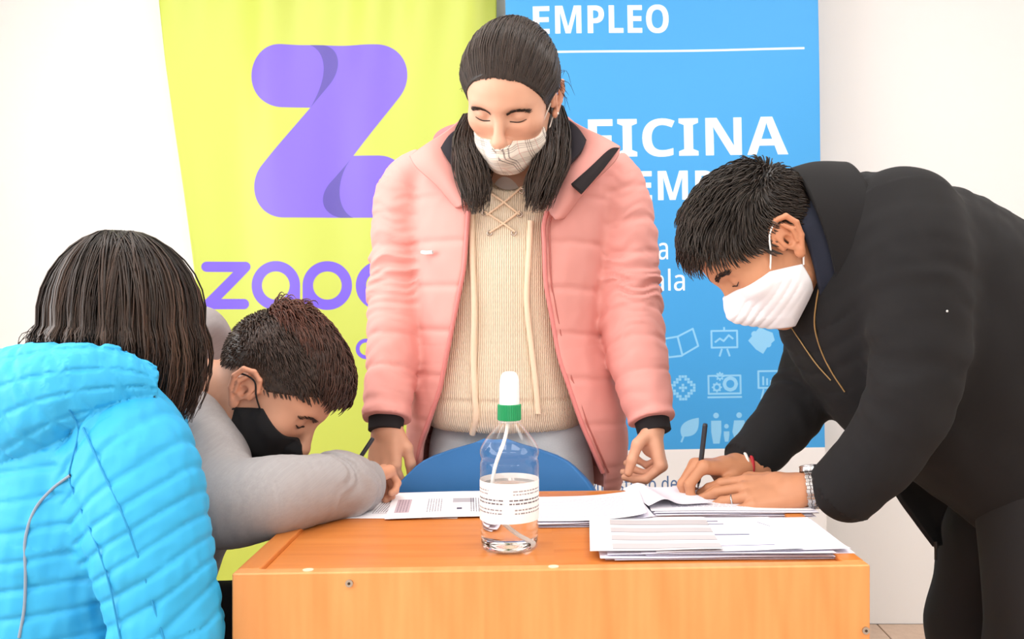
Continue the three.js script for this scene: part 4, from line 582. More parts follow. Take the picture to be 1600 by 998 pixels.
  add('hood', skin((x, y, z) => smax(ell(at(803, 222, 1.88), 0.172, 0.052, 0.1)(x, y, z) - 0.006 * noise(x * 22, y * 30, z * 22), -ell(at(803, 190, 1.82), 0.1, 0.06, 0.08)(x, y, z), 0.02), at(640, 300, 2.05), V3c(0.15, 1.5, -1.7), 0.006), clothMat('#d9787c', 0.75), jk);
  for (const [W, s] of [[WR, 0], [WL, 1]]) { const a = (s ? armL : armR).s.at(-1), b = (s ? armL : armR).s.at(-2), dir = a.c.clone().sub(b.c).normalize(); const g = new THREE.CylinderGeometry(0.0325, 0.031, 0.026, 32, 1).applyQuaternion(new THREE.Quaternion().setFromUnitVectors(new V3(0, -1, 0), dir)); const c = a.c.clone().addScaledVector(dir, 0.012); g.translate(c.x, c.y, c.z); add('knit_cuff', g, std('#1e1a1d', 0.95), jk); }
  // small white zip pull on the chest
  add('zip_pull', tube([onJ(660, 394, 0.012), onJ(667, 395, 0.016), onJ(676, 394, 0.012)], 0.0038, 10, 8), std('#ffffff', 0.4), jk);
}

// ------------------------------------------------------------------ person: boy in the grey hoodie, leaning on the desk and writing
{
  const t = thing('person', 'person in grey hoodie with black mask leaning over the desk and writing', 'person'), tone = lin('#d9a184'), SZ = new V3(0, 0, 1);
  const HM = pose(at(418, 605, 1.43), deg(87), deg(46), 0, 0.97), hf = headField({ wide: 1.0, ear: 1.0, neck: cone(new V3(0, -0.05, -0.03), new V3(0, -0.13, -0.13), 0.05, 0.06) });
  const head = headGeo(hf, HM, tone);
  const WR = at(556, 753, 1.425), handR = handField({ wrist: WR, D: new V3(0.28, 0.04, -0.95), N: new V3(0.3, -1, 0.1), size: 0.84, fore: at(520, 760, 1.38), curl: [[55, 60, 30, 0], [62, 70, 30, 0], [66, 75, 34, 0], [68, 75, 36, 0]], thumb: [[0.5, 0.7, 0.5], [0.0, 0.9, 0.5], [-0.2, 0.9, 0.4]] });
  const WL = at(535, 772, 1.52), handL = handField({ wrist: WL, D: new V3(0.9, -0.1, 0.1), N: new V3(0, -1, 0), left: true, size: 0.8, fore: at(500, 770, 1.53), curl: [[10, 15, 10, 0], [10, 15, 10, 0], [10, 15, 10, 0], [12, 15, 10, 0]], thumb: [[0.7, 0.7, 0.2], [0.4, 0.9, 0.2], [0.3, 0.9, 0.2]] });
  const spine = [[at(150, 1010, 1.63), 0.13, 0.11], [at(190, 880, 1.62), 0.13, 0.1], [at(240, 770, 1.57), 0.14, 0.1], [at(290, 680, 1.49), 0.13, 0.08], [at(335, 630, 1.46), 0.06, 0.06]];
  const hip = at(150, 1010, 1.63), kR = V3c(-0.5, 0.53, -1.48), fR = V3c(-0.58, 0.07, -1.5), kL = V3c(-0.45, 0.47, -1.72), fL = V3c(-0.5, 0.07, -1.74);
  const mkS = (a) => new Loft(a.map(([u, v, z, r]) => [at(u, v, z), r, r]), new V3(0, 1, 0.3)).round();
  const armR = mkS([[290, 672, 1.40, 0.072], [308, 725, 1.345, 0.078], [332, 775, 1.30, 0.074], [368, 786, 1.275, 0.064], [420, 777, 1.285, 0.06], [485, 767, 1.335, 0.053], [535, 761, 1.385, 0.048], [566, 758, 1.42, 0.037]]), armL = mkS([[330, 680, 1.6, 0.07], [425, 772, 1.57, 0.05], [535, 775, 1.53, 0.038]]);
  const bf = blend(0.04, new Loft(spine, SZ).d, cone(at(335, 632, 1.46), inPose(HM, 0, -0.09, -0.08), 0.055, 0.05), chain(armR, 0.55), chain(armL, 0.55), cone(hip, kR, 0.07, 0.045), cone(kR, fR, 0.045, 0.035), cone(hip, kL, 0.07, 0.045), cone(kL, fL, 0.045, 0.035));
  add('body', bodyGeo([skin(bf, new V3(-1.0, 0.03, -1.82), new V3(-0.3, 1.0, -1.2), 0.012, { color: () => tone }), head, ...skinHands([handR, handL], tone)]), SKIN('#ffc5a8'), t);
  for (const s of [-1, 1]) { add('eyebrow', browGeo(hf, HM, s, [0.05, 0.025, 0.017], 1.8, -0.006), hairMat, t); add('eyelash', lashGeo(hf, HM, s, 0.006, 0.0018), hairMat, t); }
  // hair: clipped sides, long reddish-brown top combed forward
  {
    const list = [], C = new V3(0, 0.035, -0.004), n3 = (v) => v.clone().normalize();
    const cap = skin((x, y, z) => { const s = hf.skull(x, y, z) - 0.0028; const line = z > 0.02 ? -(y - 0.02 - 0.75 * (z - 0.02)) : z > -0.03 ? -(y - 0.02) : -(y - 0.02 - 0.75 * (z + 0.03)); return smax(s, line, 0.006); }, new V3(-0.1, -0.09, -0.125), new V3(0.1, 0.15, 0.12), 0.0035, { color: (x, y, z) => { const b = 0.8 + 0.5 * noise(x * 300, y * 300, z * 300); const k = clamp((y - 0.015 + 0.25 * Math.abs(Math.min(0, z))) / 0.06, 0, 1); return [lerp(0.08, 0.03, k) * b, lerp(0.052, 0.018, k) * b, lerp(0.037, 0.014, k) * b]; } }).applyMatrix4(HM);
    for (let k = 0; k < 6500; k++) { // clipped hair
      const d = n3(new V3(rr(-1, 1), rr(-0.75, 1.1), rr(-1.1, 0.6))); const p = onSkin(hf.skull, C, d, 0.002); const line = p.z > 0.02 ? p.y - 0.018 - 0.75 * (p.z - 0.02) : p.z > -0.03 ? p.y - 0.018 : p.y - 0.018 - 0.75 * (p.z + 0.03); if (line < 0) continue; const fl = new V3(0, -0.5, 1).addScaledVector(d, -new V3(0, -0.5, 1).dot(d)), q = p.clone().addScaledVector(d, 0.0032).addScaledVector(fl, 0.007); p.addScaledVector(d, -0.001); const b = rr(0.5, 1.4); list.push({ pts: [p, p.clone().lerp(q, 0.5), q].map((v) => v.applyMatrix4(HM)), r: 0.0008, tip: 0.3, c: [0.06 * b, 0.034 * b, 0.024 * b] });
    }
    for (let k = 0; k < 3600; k++) { // long top, combed forward and down
      const z = rr(-0.1, 0.09), x = rr(-1, 1) * 0.066 * Math.sqrt(Math.max(0.1, 1 - (z / 0.125) ** 2)), d0 = n3(new V3(x, 0.095 - 0.75 * Math.max(0, z - 0.02) - 0.25 * Math.max(0, -z - 0.03), z)), len = rr(0.03, 0.062) * (1 - 0.35 * clamp(-z / 0.09, 0, 1)), lift = rr(0.003, 0.018) * (1.1 - Math.abs(x) / 0.07) + 0.006 * noise(x * 40, z * 40, 2), pts = [], N = 7, sw = rr(-0.1, 0.3), tuft = z < -0.05 && rnd() < 0.12 ? 0.4 : 0; let p = onSkin(hf.skull, C, d0, 0.0);
      let dir = d0.clone().multiplyScalar(0.45 + tuft).add(new V3(sw * Math.sign(x), 0, 0.8 - tuft * 0.6)).normalize();
      for (let i = 0; i <= N; i++) { pts.push(p.clone().applyMatrix4(HM)); p = p.clone().addScaledVector(dir, len / N); const f = hf.skull(p.x, p.y, p.z), out = n3(p.clone().sub(C)); const want = 0.005 + lift * Math.sin(Math.min(1, (i + 1) / N) * 2.4) + tuft * 0.02; p.addScaledVector(out, (want - f) * 0.5); dir.add(new V3(0.06 * Math.sign(x), -0.1, 0.08)).addScaledVector(out, -0.12).normalize(); }
      const b = rr(0.55, 1.5), red = clamp((-z + 0.01) / 0.09, 0, 1); list.push({ pts, r: 0.0011, tip: 0.3, c: [lerp(0.06, 0.12, red) * b, lerp(0.028, 0.042, red) * b, lerp(0.02, 0.026, red) * b] });
    }
    for (let k = 0; k < 3000; k++) { // the blend between clipped sides and long top
      const d0 = n3(new V3((rnd() < 0.5 ? -1 : 1) * rr(0.35, 1), rr(0.1, 1), rr(-1, 0.85))); let p = onSkin(hf.skull, C, d0, 0); const e = p.y - 0.05 + 0.25 * Math.max(0, -p.z); if (e < 0 || p.z > 0.085 - 0.4 * Math.max(0, 0.08 - p.y)) continue;
      const len = 0.012 + 0.3 * e * rr(0.5, 1), flow = new V3(0, -0.45, 1), pts = []; let dir = d0.clone().multiplyScalar(0.35).add(flow).normalize();
      for (let i = 0; i <= 4; i++) { pts.push(p.clone().applyMatrix4(HM)); p = p.clone().addScaledVector(dir, len / 4); const f = hf.skull(p.x, p.y, p.z), out = n3(p.clone().sub(C)); p.addScaledVector(out, (0.005 + 0.1 * e - f) * 0.5); }
      const b = rr(0.5, 1.4); list.push({ pts, r: 0.001, tip: 0.3, c: [0.055 * b, 0.03 * b, 0.022 * b] });
    }
    add('hair', mergeGeometries([cap, strandGeo(list)]), hairMat, t);
  }
  { // black cloth mask
    const keep = convexKeep([[0.0, -0.036], [0.033, -0.004], [0.11, -0.02], [0.122, -0.03], [0.098, -0.082], [0.03, -0.092]]);
    const shape = blend(0.025, ell(new V3(0, -0.045, 0.025), 0.066, 0.066, 0.064), cone(new V3(0, -0.01, 0.088), new V3(0, -0.03, 0.112), 0.018, 0.013), cone(new V3(0, -0.03, 0.112), new V3(0, -0.09, 0.08), 0.013, 0.02));
    const mk = add('face_mask', maskGeo(shape, keep, HM, 0.0022, 0.0024, undefined, hf), clothMat('#18171a', 0.9), t);
    for (const s of [-1, 1]) add('ear_loop', tube([inPose(HM, s * 0.069, -0.008, 0.03), inPose(HM, s * 0.081, 0.006, 0.014), inPose(HM, s * 0.086, 0.022, -0.004), inPose(HM, s * 0.084, 0.01, -0.03), inPose(HM, s * 0.075, -0.02, -0.018), inPose(HM, s * 0.067, -0.036, 0.003)], 0.0014, 30, 6), std('#151416', 0.8), mk);
  }
  // hoodie
  const g = 1, body = new Loft([[at(150, 1020, 1.63), 0.165, 0.155], [at(195, 880, 1.62), 0.17, 0.155], [at(245, 770, 1.57), 0.18, 0.145], [at(290, 685, 1.51), 0.17, 0.11], [at(318, 648, 1.47), 0.11, 0.08]], SZ);
  const hoodF = (x, y, z) => smax(blend(0.03, ell(at(314, 556, 1.5), 0.046, 0.084, 0.095), ell(at(322, 642, 1.455), 0.052, 0.045, 0.105))(x, y, z), -ell(at(362, 572, 1.46), 0.044, 0.085, 0.072)(x, y, z), 0.012);
  const wr = (L, x, y, z) => { const d = L.d(x, y, z); if (Math.abs(d) > 0.05) return d; const s = L.along(x, y, z), e = Math.exp(-(((s - L.len + 0.04) / 0.045) ** 2)), c = Math.exp(-(((s - 0.14) / 0.05) ** 2)); return d - (0.0005 + 0.012 * e) * noise(s * 52 + 2.5 * noise(x * 14, y * 14, z * 14), y * 9, z * 9) - 0.009 * c * noise(x * 10, y * 14, z * 10 + 4) - 0.005 * noise(x * 13 + 3 * y, y * 9, z * 11); };
  const fold = (x, y, z) => 0.006 * noise(x * 10, y * 14, z * 8) + 0.0015 * noise(x * 30, y * 26, z * 30);
  const hoodieF = (x, y, z) => { let d = body.d(x, y, z); if (Math.abs(d) < 0.06) d -= fold(x, y, z); d = smin(d, wr(armR, x, y, z), 0.022); d = smin(d, wr(armL, x, y, z), 0.03); d = smin(d, hoodF(x, y, z), 0.022); return d; };
  const fleece = dataTex(256, 256, (u, v) => { const n = 5 * noise(u * 120, v * 120, 3) + 4 * noise(u * 30, v * 30, 9) + 4 * (rnd() - 0.5); return [167 + n, 163 + n, 164 + n]; });
  const hd = add('hoodie', skin(hoodieF, new V3(-1.06, 0.4, -1.82), new V3(-0.28, 1.08, -1.18), 0.0052, { uv: (x, y, z) => [x * 5 + z * 2, y * 5 + z * 2] }), clothMat('#ffffff', 0.95, { map: fleece, sheen: 0.3, sheenRoughness: 0.7 }), t);
  { const a = at(560, 757, 1.413), b = at(577, 756.5, 1.432); add('cuff', tube([a, b], 0.0375, 4, 28), clothMat('#9c9899', 0.95), hd); }
  // trousers and shoes
  const lf = blend(0.04, new Loft([[at(140, 1000, 1.63), 0.15, 0.13], [at(135, 1060, 1.63), 0.155, 0.14]], SZ).d, cone(at(165, 1000, 1.56), kR, 0.095, 0.082), cone(kR, fR, 0.075, 0.05), cone(at(150, 1050, 1.7), kL, 0.09, 0.065), cone(kL, fL, 0.065, 0.05));
  add('trousers', skin(lf, new V3(-1.06, 0.03, -1.85), new V3(-0.34, 0.62, -1.38), 0.009), clothMat('#1a191c', 0.9), t);
  for (const f of [fR, fL]) add('shoe', skin(blend(0.02, ell(V3c(f.x + 0.05, 0.042, f.z), 0.12, 0.038, 0.045), ell(V3c(f.x, 0.06, f.z), 0.05, 0.05, 0.042)), V3c(f.x - 0.1, 0, f.z - 0.08), V3c(f.x + 0.2, 0.14, f.z + 0.08), 0.007), std('#2a2a2c', 0.7), t);
}
pen('pen', at(538, 752, 1.46), at(583, 684, 1.475), 0.0036, std('#20232c', 0.35), 'dark pen held by the person in the grey hoodie', std('#dfe3ea', 0.3));
pen('pen', at(601, 757, 1.6), at(594, 702, 1.66), 0.0028, std('#1c1c20', 0.35), 'thin black pen pointing down from the hand of the woman in pink');

// ------------------------------------------------------------------ person: man in the black coat, bent over the desk and writing
{
  const t = thing('person', 'man in black coat and white mask bending over the desk and writing', 'person'), tone = lin('#c98f6c'), SZ = new V3(0, 0, 1);
  const HM = pose(at(1201, 383, 1.46), deg(-86), deg(50), 0, 1.02), hf = headField({ wide: 1.02, ear: 1.03, neck: cone(new V3(0, -0.05, -0.03), new V3(0, -0.14, -0.11), 0.055, 0.062) });
  const head = headGeo(hf, HM, tone, (x, y, z, c) => { const b = sstep(-0.02, -0.05, y) * sstep(0.02, 0.05, Math.abs(x)) * (z > 0 ? 0.25 : 0) * (0.7 + 0.5 * noise(x * 200, y * 200, z * 200)); return c.map((v) => v * (1 - b)); });
  const WL = at(1252, 764, 1.415), handL = handField({ wrist: WL, D: new V3(-0.95, -0.1, -0.2), N: new V3(-0.05, -0.86, -0.5), left: true, size: 0.96, fore: at(1325, 758, 1.39), curl: [[8, 16, 12, 5], [8, 18, 12, 1], [8, 18, 12, -3], [8, 16, 12, -8]], thumb: [[0.62, 0.75, 0.15], [0.3, 0.95, 0.12], [0.2, 0.95, 0.15]] });
  const WR = at(1160, 730, 1.53), handR = handField({ wrist: WR, D: new V3(-0.95, 0.1, 0.28), N: new V3(-0.15, -1, 0.15), size: 0.95, fore: at(1205, 682, 1.59), curl: [[52, 48, 18, 0], [56, 56, 24, 0], [60, 64, 30, 0], [62, 66, 34, 0]], thumb: [[0.55, 0.75, 0.45], [0.05, 0.85, 0.55], [-0.15, 0.85, 0.5]] });
  const mkS = (a) => new Loft(a.map(([u, v, z, r]) => [at(u, v, z), r, r]), SZ).round();
  const armL = mkS([[1410, 338, 1.42, 0.088], [1424, 400, 1.375, 0.088], [1434, 500, 1.34, 0.076], [1430, 600, 1.325, 0.068], [1388, 690, 1.35, 0.061], [1310, 774, 1.395, 0.055]]), armR = mkS([[1320, 400, 1.68, 0.09], [1300, 500, 1.69, 0.08], [1272, 590, 1.665, 0.068], [1225, 660, 1.61, 0.055], [1162, 726, 1.545, 0.042]]);
  const bf = blend(0.05, new Loft([[at(1262, 392, 1.49), 0.07, 0.06], [at(1320, 410, 1.52), 0.15, 0.1], [at(1430, 480, 1.54), 0.15, 0.12], [at(1560, 580, 1.54), 0.14, 0.12], [at(1640, 690, 1.54), 0.15, 0.12]], SZ).d, cone(at(1285, 395, 1.5), inPose(HM, 0, -0.09, -0.07), 0.06, 0.055), chain(armL, 0.5), chain(armR, 0.5), cone(at(1630, 700, 1.48), V3c(0.76, 0.48, -1.45), 0.07, 0.045), cone(V3c(0.76, 0.48, -1.45), V3c(0.78, 0.08, -1.45), 0.045, 0.036), cone(at(1600, 700, 1.64), V3c(0.745, 0.48, -1.66), 0.07, 0.045), cone(V3c(0.745, 0.48, -1.66), V3c(0.76, 0.08, -1.68), 0.045, 0.036));
  add('body', bodyGeo([skin(bf, new V3(0.2, 0.03, -1.85), new V3(1.05, 1.35, -1.25), 0.013, { color: () => tone }), head, ...skinHands([handL, handR], tone)]), SKIN('#f0b48c'), t);
  for (const s of [-1, 1]) { add('eyebrow', browGeo(hf, HM, s, [0.018, 0.012, 0.01], 2.2), hairMat, t); add('eyelash', lashGeo(hf, HM, s, 0.006, 0.0012), hairMat, t); }
  { // hair, thick and dark, swept forward
    const list = [], C = new V3(0, 0.035, -0.004), n3 = (v) => v.clone().normalize(), edge = (p) => p.z > 0.028 ? p.y - 0.045 - 1.0 * (p.z - 0.055) : p.z > -0.02 ? p.y - 0.008 : p.y + 0.045;
    const cap = skin((x, y, z) => smax(hf.skull(x, y, z) - 0.0045, -edge({ y, z }), 0.006), new V3(-0.1, -0.09, -0.125), new V3(0.1, 0.16, 0.12), 0.004, { color: () => [0.02, 0.015, 0.013] }).applyMatrix4(HM);
    for (let k = 0; k < 7000; k++) {
      const d0 = n3(new V3(rr(-1, 1), rr(-0.7, 1), rr(-1.1, 0.9))); let p = onSkin(hf.skull, C, d0, 0.0015); if (edge(p) < 0) continue;
      const top = clamp((p.y - 0.03) / 0.07, 0, 1), front = clamp((p.z + 0.02) / 0.09, 0, 1), len = lerp(0.02, 0.048, top) * rr(0.7, 1.15) * (1 + 0.25 * front * top), lift = lerp(0.004, 0.016, top) * rr(0.4, 1.3) + 0.008 * noise(p.x * 30, p.y * 30, p.z * 30), N = 7, pts = [];
      const flow = new V3(-0.25 * Math.sign(p.x) * (1 - top) + 0.5 * noise(p.x * 20, 5, p.z * 20), -0.9 * (1 - top) - 0.1, lerp(-0.55, 0.9, top) + (p.z > 0.0 ? 0.1 : 0)).normalize(); let dir = d0.clone().multiplyScalar(0.5).add(flow).normalize();
      for (let i = 0; i <= N; i++) { pts.push(p.clone().applyMatrix4(HM)); p = p.clone().addScaledVector(dir, len / N); const f = hf.skull(p.x, p.y, p.z), out = n3(p.clone().sub(C)), want = 0.005 + lift * Math.sin(Math.min(1, (i + 1) / N) * 2.2); p.addScaledVector(out, (want - f) * 0.5); dir.addScaledVector(flow, 0.2).addScaledVector(out, -0.1).normalize(); }
      const grey = top < 0.35 && p.z > -0.03 && rnd() < 0.16 ? 4 : 1, b = rr(0.5, 1.5) * grey; list.push({ pts, r: 0.0011, tip: 0.3, c: [0.033 * b, 0.024 * b, 0.019 * b] });
    }
    add('hair', mergeGeometries([cap, strandGeo(list)]), hairMat, t);
  }
  { // pleated white mask
    const K = convexKeep([[0.116, 0.004], [0.046, -0.014], [0.004, -0.046], [0.018, -0.092], [0.075, -0.112], [0.13, -0.062], [0.14, -0.02]]);
    const shape = blend(0.03, ell(new V3(0, -0.04, 0.03), 0.068, 0.062, 0.066), cone(new V3(0, 0.0, 0.09), new V3(0, -0.03, 0.112), 0.02, 0.014), cone(new V3(0, -0.03, 0.11), new V3(0, -0.085, 0.082), 0.016, 0.022));
    const pl = (x, y, z) => shape(x, y, z) - 0.0022 * Math.abs(Math.sin((y + 0.25 * z) * 230)) * sstep(0.0, 0.04, z);
    const mk = add('face_mask', maskGeo(pl, K, HM, 0.002, 0.0022, undefined, hf), clothMat('#f4f4fa', 0.8), t);
    for (const s of [-1, 1]) add('ear_loop', tube([inPose(HM, s * 0.066, -0.016, 0.046), inPose(HM, s * 0.078, 0.004, 0.026), inPose(HM, s * 0.087, 0.026, 0.006), inPose(HM, s * 0.088, 0.03, -0.02), inPose(HM, s * 0.084, 0.004, -0.034), inPose(HM, s * 0.077, -0.024, -0.018), inPose(HM, s * 0.068, -0.048, 0.004)], 0.0015, 36, 6), std('#fafafa', 0.8), mk);
  }
  // coat
  const body = new Loft([[at(1262, 378, 1.50), 0.11, 0.108], [at(1300, 392, 1.52), 0.17, 0.148], [at(1385, 452, 1.535), 0.205, 0.21], [at(1480, 527, 1.54), 0.205, 0.235], [at(1570, 592, 1.54), 0.2, 0.235], [at(1690, 680, 1.54), 0.2, 0.235]], SZ);
  const fold = (x, y, z) => 0.007 * noise(x * 9 + y * 4, y * 6, z * 9) + 0.002 * noise(x * 24, y * 20, z * 24);
  const arm = (L, x, y, z) => { const d = L.d(x, y, z); if (Math.abs(d) > 0.05) return d; const s = L.along(x, y, z), e = Math.exp(-(((s - 0.27) / 0.06) ** 2)); return d - (0.003 + 0.007 * e) * noise(x * 10, s * 30 + noise(x * 9, y * 9, z * 9), z * 10); };
  const coatF = (x, y, z) => { let d = body.d(x, y, z); if (Math.abs(d) < 0.06) d -= fold(x, y, z); d = smin(d, arm(armL, x, y, z), 0.03); d = smin(d, arm(armR, x, y, z), 0.03); return d; };
  const cm = clothMat('#131214', 0.95, { sheen: 0.12, sheenRoughness: 0.6, sheenColor: new THREE.Color('#3a3638') });
  const ct = add('coat', skin(coatF, new V3(0.15, 0.6, -1.86), new V3(1.06, 1.4, -1.22), 0.0065), cm, t);
  // standing collar of the coat and the navy collar inside it, as sleeves around the neck
  const collar = (list, th) => { const rows = list.map(([u, v, z, a, b, tilt]) => { const c = at(u, v, z), r = []; for (let k = 0; k <= 20; k++) { const q = lerp(-2.45, 2.45, k / 20) + Math.PI / 2; r.push(c.clone().add(new V3(b * Math.sin(q) * tilt, b * Math.sin(q), a * Math.cos(q)))); } return r; }); return patch(rows, 60, 14, th); };
  add('collar', collar([[1264, 380, 1.485, 0.1, 0.118, -0.3], [1296, 378, 1.495, 0.118, 0.128, -0.22], [1330, 384, 1.51, 0.15, 0.135, -0.15]], 0.01), cm, ct);
  add('inner_collar', collar([[1240, 388, 1.478, 0.086, 0.104, -0.34], [1290, 386, 1.49, 0.098, 0.105, -0.24], [1320, 390, 1.5, 0.1, 0.105, -0.2]], 0.008), clothMat('#1c2233', 0.9), t);
  const gold = std('#a98a5c', 0.35, { metalness: 0.7 });
  add('zip', tube([[1293, 410], [1282, 440], [1275, 475], [1273, 510], [1284, 550], [1300, 582], [1320, 612]].map(([u, v]) => onField(coatF, u, v, 0.002, 1.1)), 0.0016, 50, 6), gold, ct);
  add('zip', tube([[1222, 484], [1234, 507], [1252, 535], [1275, 568], [1298, 594]].map(([u, v]) => onField(coatF, u, v, 0.002, 1.1)), 0.0013, 40, 6), gold, ct);
  const rows = (...r) => r.map((q) => q.map(([u, v, z]) => at(u, v, z)));
  add('coat_skirt', patch(rows([[1375, 700, 1.56], [1400, 700, 1.58], [1440, 715, 1.6], [1500, 750, 1.6]], [[1398, 765, 1.57], [1420, 768, 1.6], [1450, 775, 1.62], [1480, 790, 1.62]], [[1432, 815, 1.575], [1445, 816, 1.6], [1456, 818, 1.62], [1468, 822, 1.63]], [[1460, 852, 1.58], [1463, 853, 1.59], [1467, 853, 1.6], [1470, 852, 1.61]]), 14, 20, 0.008), cm, ct);
  add('zip_pull', mergeGeometries([tube([at(1462, 846, 1.578), at(1463, 856, 1.576)], 0.004, 4, 8), tube([at(1462, 856, 1.576), at(1462, 874, 1.576)], 0.0025, 4, 8)]), std('#2a2624', 0.4, { metalness: 0.5 }), ct);
  add('lint', new THREE.SphereGeometry(0.0018, 8, 6).translate(...onField(coatF, 1480, 486, 0.001, 1.0).toArray()), std('#cfcfcf', 0.9), ct);
  add('shirt_collar', patch(rows([[1266, 398, 1.42], [1274, 405, 1.42]], [[1268, 418, 1.415], [1272, 428, 1.415]]), 4, 4, 0.004), clothMat('#e9c3c3', 0.9), t);
  // shirt cuff and bracelet on the writing wrist, wristwatch and ring on the resting hand
  const band = (f, d, r, tr) => { const q = new THREE.Quaternion().setFromUnitVectors(new V3(0, 0, 1), f.D), c = f.at(0, d, 0), g = new THREE.TorusGeometry(r, tr, 10, 40); g.applyQuaternion(q); g.translate(c.x, c.y, c.z); return g; };
  add('bracelet', band(handR, -0.006, 0.0275, 0.0032), std('#b3202c', 0.6), t); add('bracelet', band(handR, 0.003, 0.027, 0.0026), std('#f0e6e0', 0.6), t);
  const steel = std('#c4c4c6', 0.22, { metalness: 1 }), dark = std('#23242a', 0.2, { metalness: 0.4 });
  const w = add('wristwatch', band(handL, -0.018, 0.0305, 0.001), steel, t), ax = handL.D.clone(), up = V3c(-0.1, 1, -0.35).addScaledVector(ax, -V3c(-0.1, 1, -0.35).dot(ax)).normalize(), sd = new V3().crossVectors(up, ax), base = new THREE.Matrix4().makeBasis(sd, up, ax), c0 = handL.at(0, -0.018, 0);
  const link = new RoundedBoxGeometry(0.0056, 0.003, 0.0062, 1, 0.0008); for (let k = 0; k < 30; k++) { const a = lerp(0.55, 5.73, k / 29); for (let j = -1; j <= 1; j++) { const l = add('link', link, steel, w), p = new THREE.Matrix4().multiplyMatrices(base, new THREE.Matrix4().makeRotationZ(-a).multiply(new THREE.Matrix4().makeTranslation(0, 0.0305, j * 0.0066 + (k % 2) * 0.001))); l.applyMatrix4(p); l.position.add(c0); } }
  const cs = (g) => { g.translate(0, 0.0295, 0); g.applyMatrix4(base); g.translate(c0.x, c0.y, c0.z); return g; };
  add('watch_case', cs(new THREE.CylinderGeometry(0.0165, 0.0175, 0.007, 32)), steel, w); add('bezel', cs(new THREE.TorusGeometry(0.0155, 0.0018, 8, 32).rotateX(Math.PI / 2).translate(0, 0.0045, 0)), steel, w); add('dial', cs(new THREE.CylinderGeometry(0.0145, 0.0145, 0.001, 32).translate(0, 0.004, 0)), dark, w);
  { const q = new THREE.Quaternion().setFromUnitVectors(new V3(0, 0, 1), handL.D.clone().addScaledVector(handL.N, 0.15).normalize()), c = handL.at(-0.0145, 0.113, 0.0045), g = new THREE.TorusGeometry(0.0098, 0.0017, 10, 28); g.applyQuaternion(q); g.translate(c.x, c.y, c.z); add('ring', g, steel, t); }
  // trousers and shoes
  const lf = blend(0.04, cone(at(1620, 700, 1.48), V3c(0.76, 0.48, -1.45), 0.105, 0.075), cone(V3c(0.76, 0.48, -1.45), V3c(0.78, 0.08, -1.45), 0.075, 0.065), cone(at(1575, 720, 1.64), V3c(0.745, 0.48, -1.66), 0.1, 0.075), cone(V3c(0.745, 0.48, -1.66), V3c(0.76, 0.08, -1.68), 0.075, 0.065));
  add('trousers', skin((x, y, z) => lf(x, y, z) - 0.006 * noise(x * 12, y * 5, z * 12), new V3(0.58, 0.03, -1.82), new V3(1.0, 1.0, -1.3), 0.009), clothMat('#1d1c1e', 0.92), t);
  for (const [x, z] of [[0.78, -1.45], [0.76, -1.68]]) add('shoe', skin(blend(0.02, ell(V3c(x - 0.06, 0.04, z), 0.14, 0.04, 0.048), ell(V3c(x, 0.06, z), 0.06, 0.055, 0.045)), V3c(x - 0.23, 0, z - 0.08), V3c(x + 0.1, 0.14, z + 0.08), 0.007), std('#141414', 0.4), t);
}
pen('pen', at(1090, 767, 1.50), at(1102, 662, 1.475), 0.0042, std('#2c2f35', 0.35), 'dark grey pen upright in the hand of the man in black');

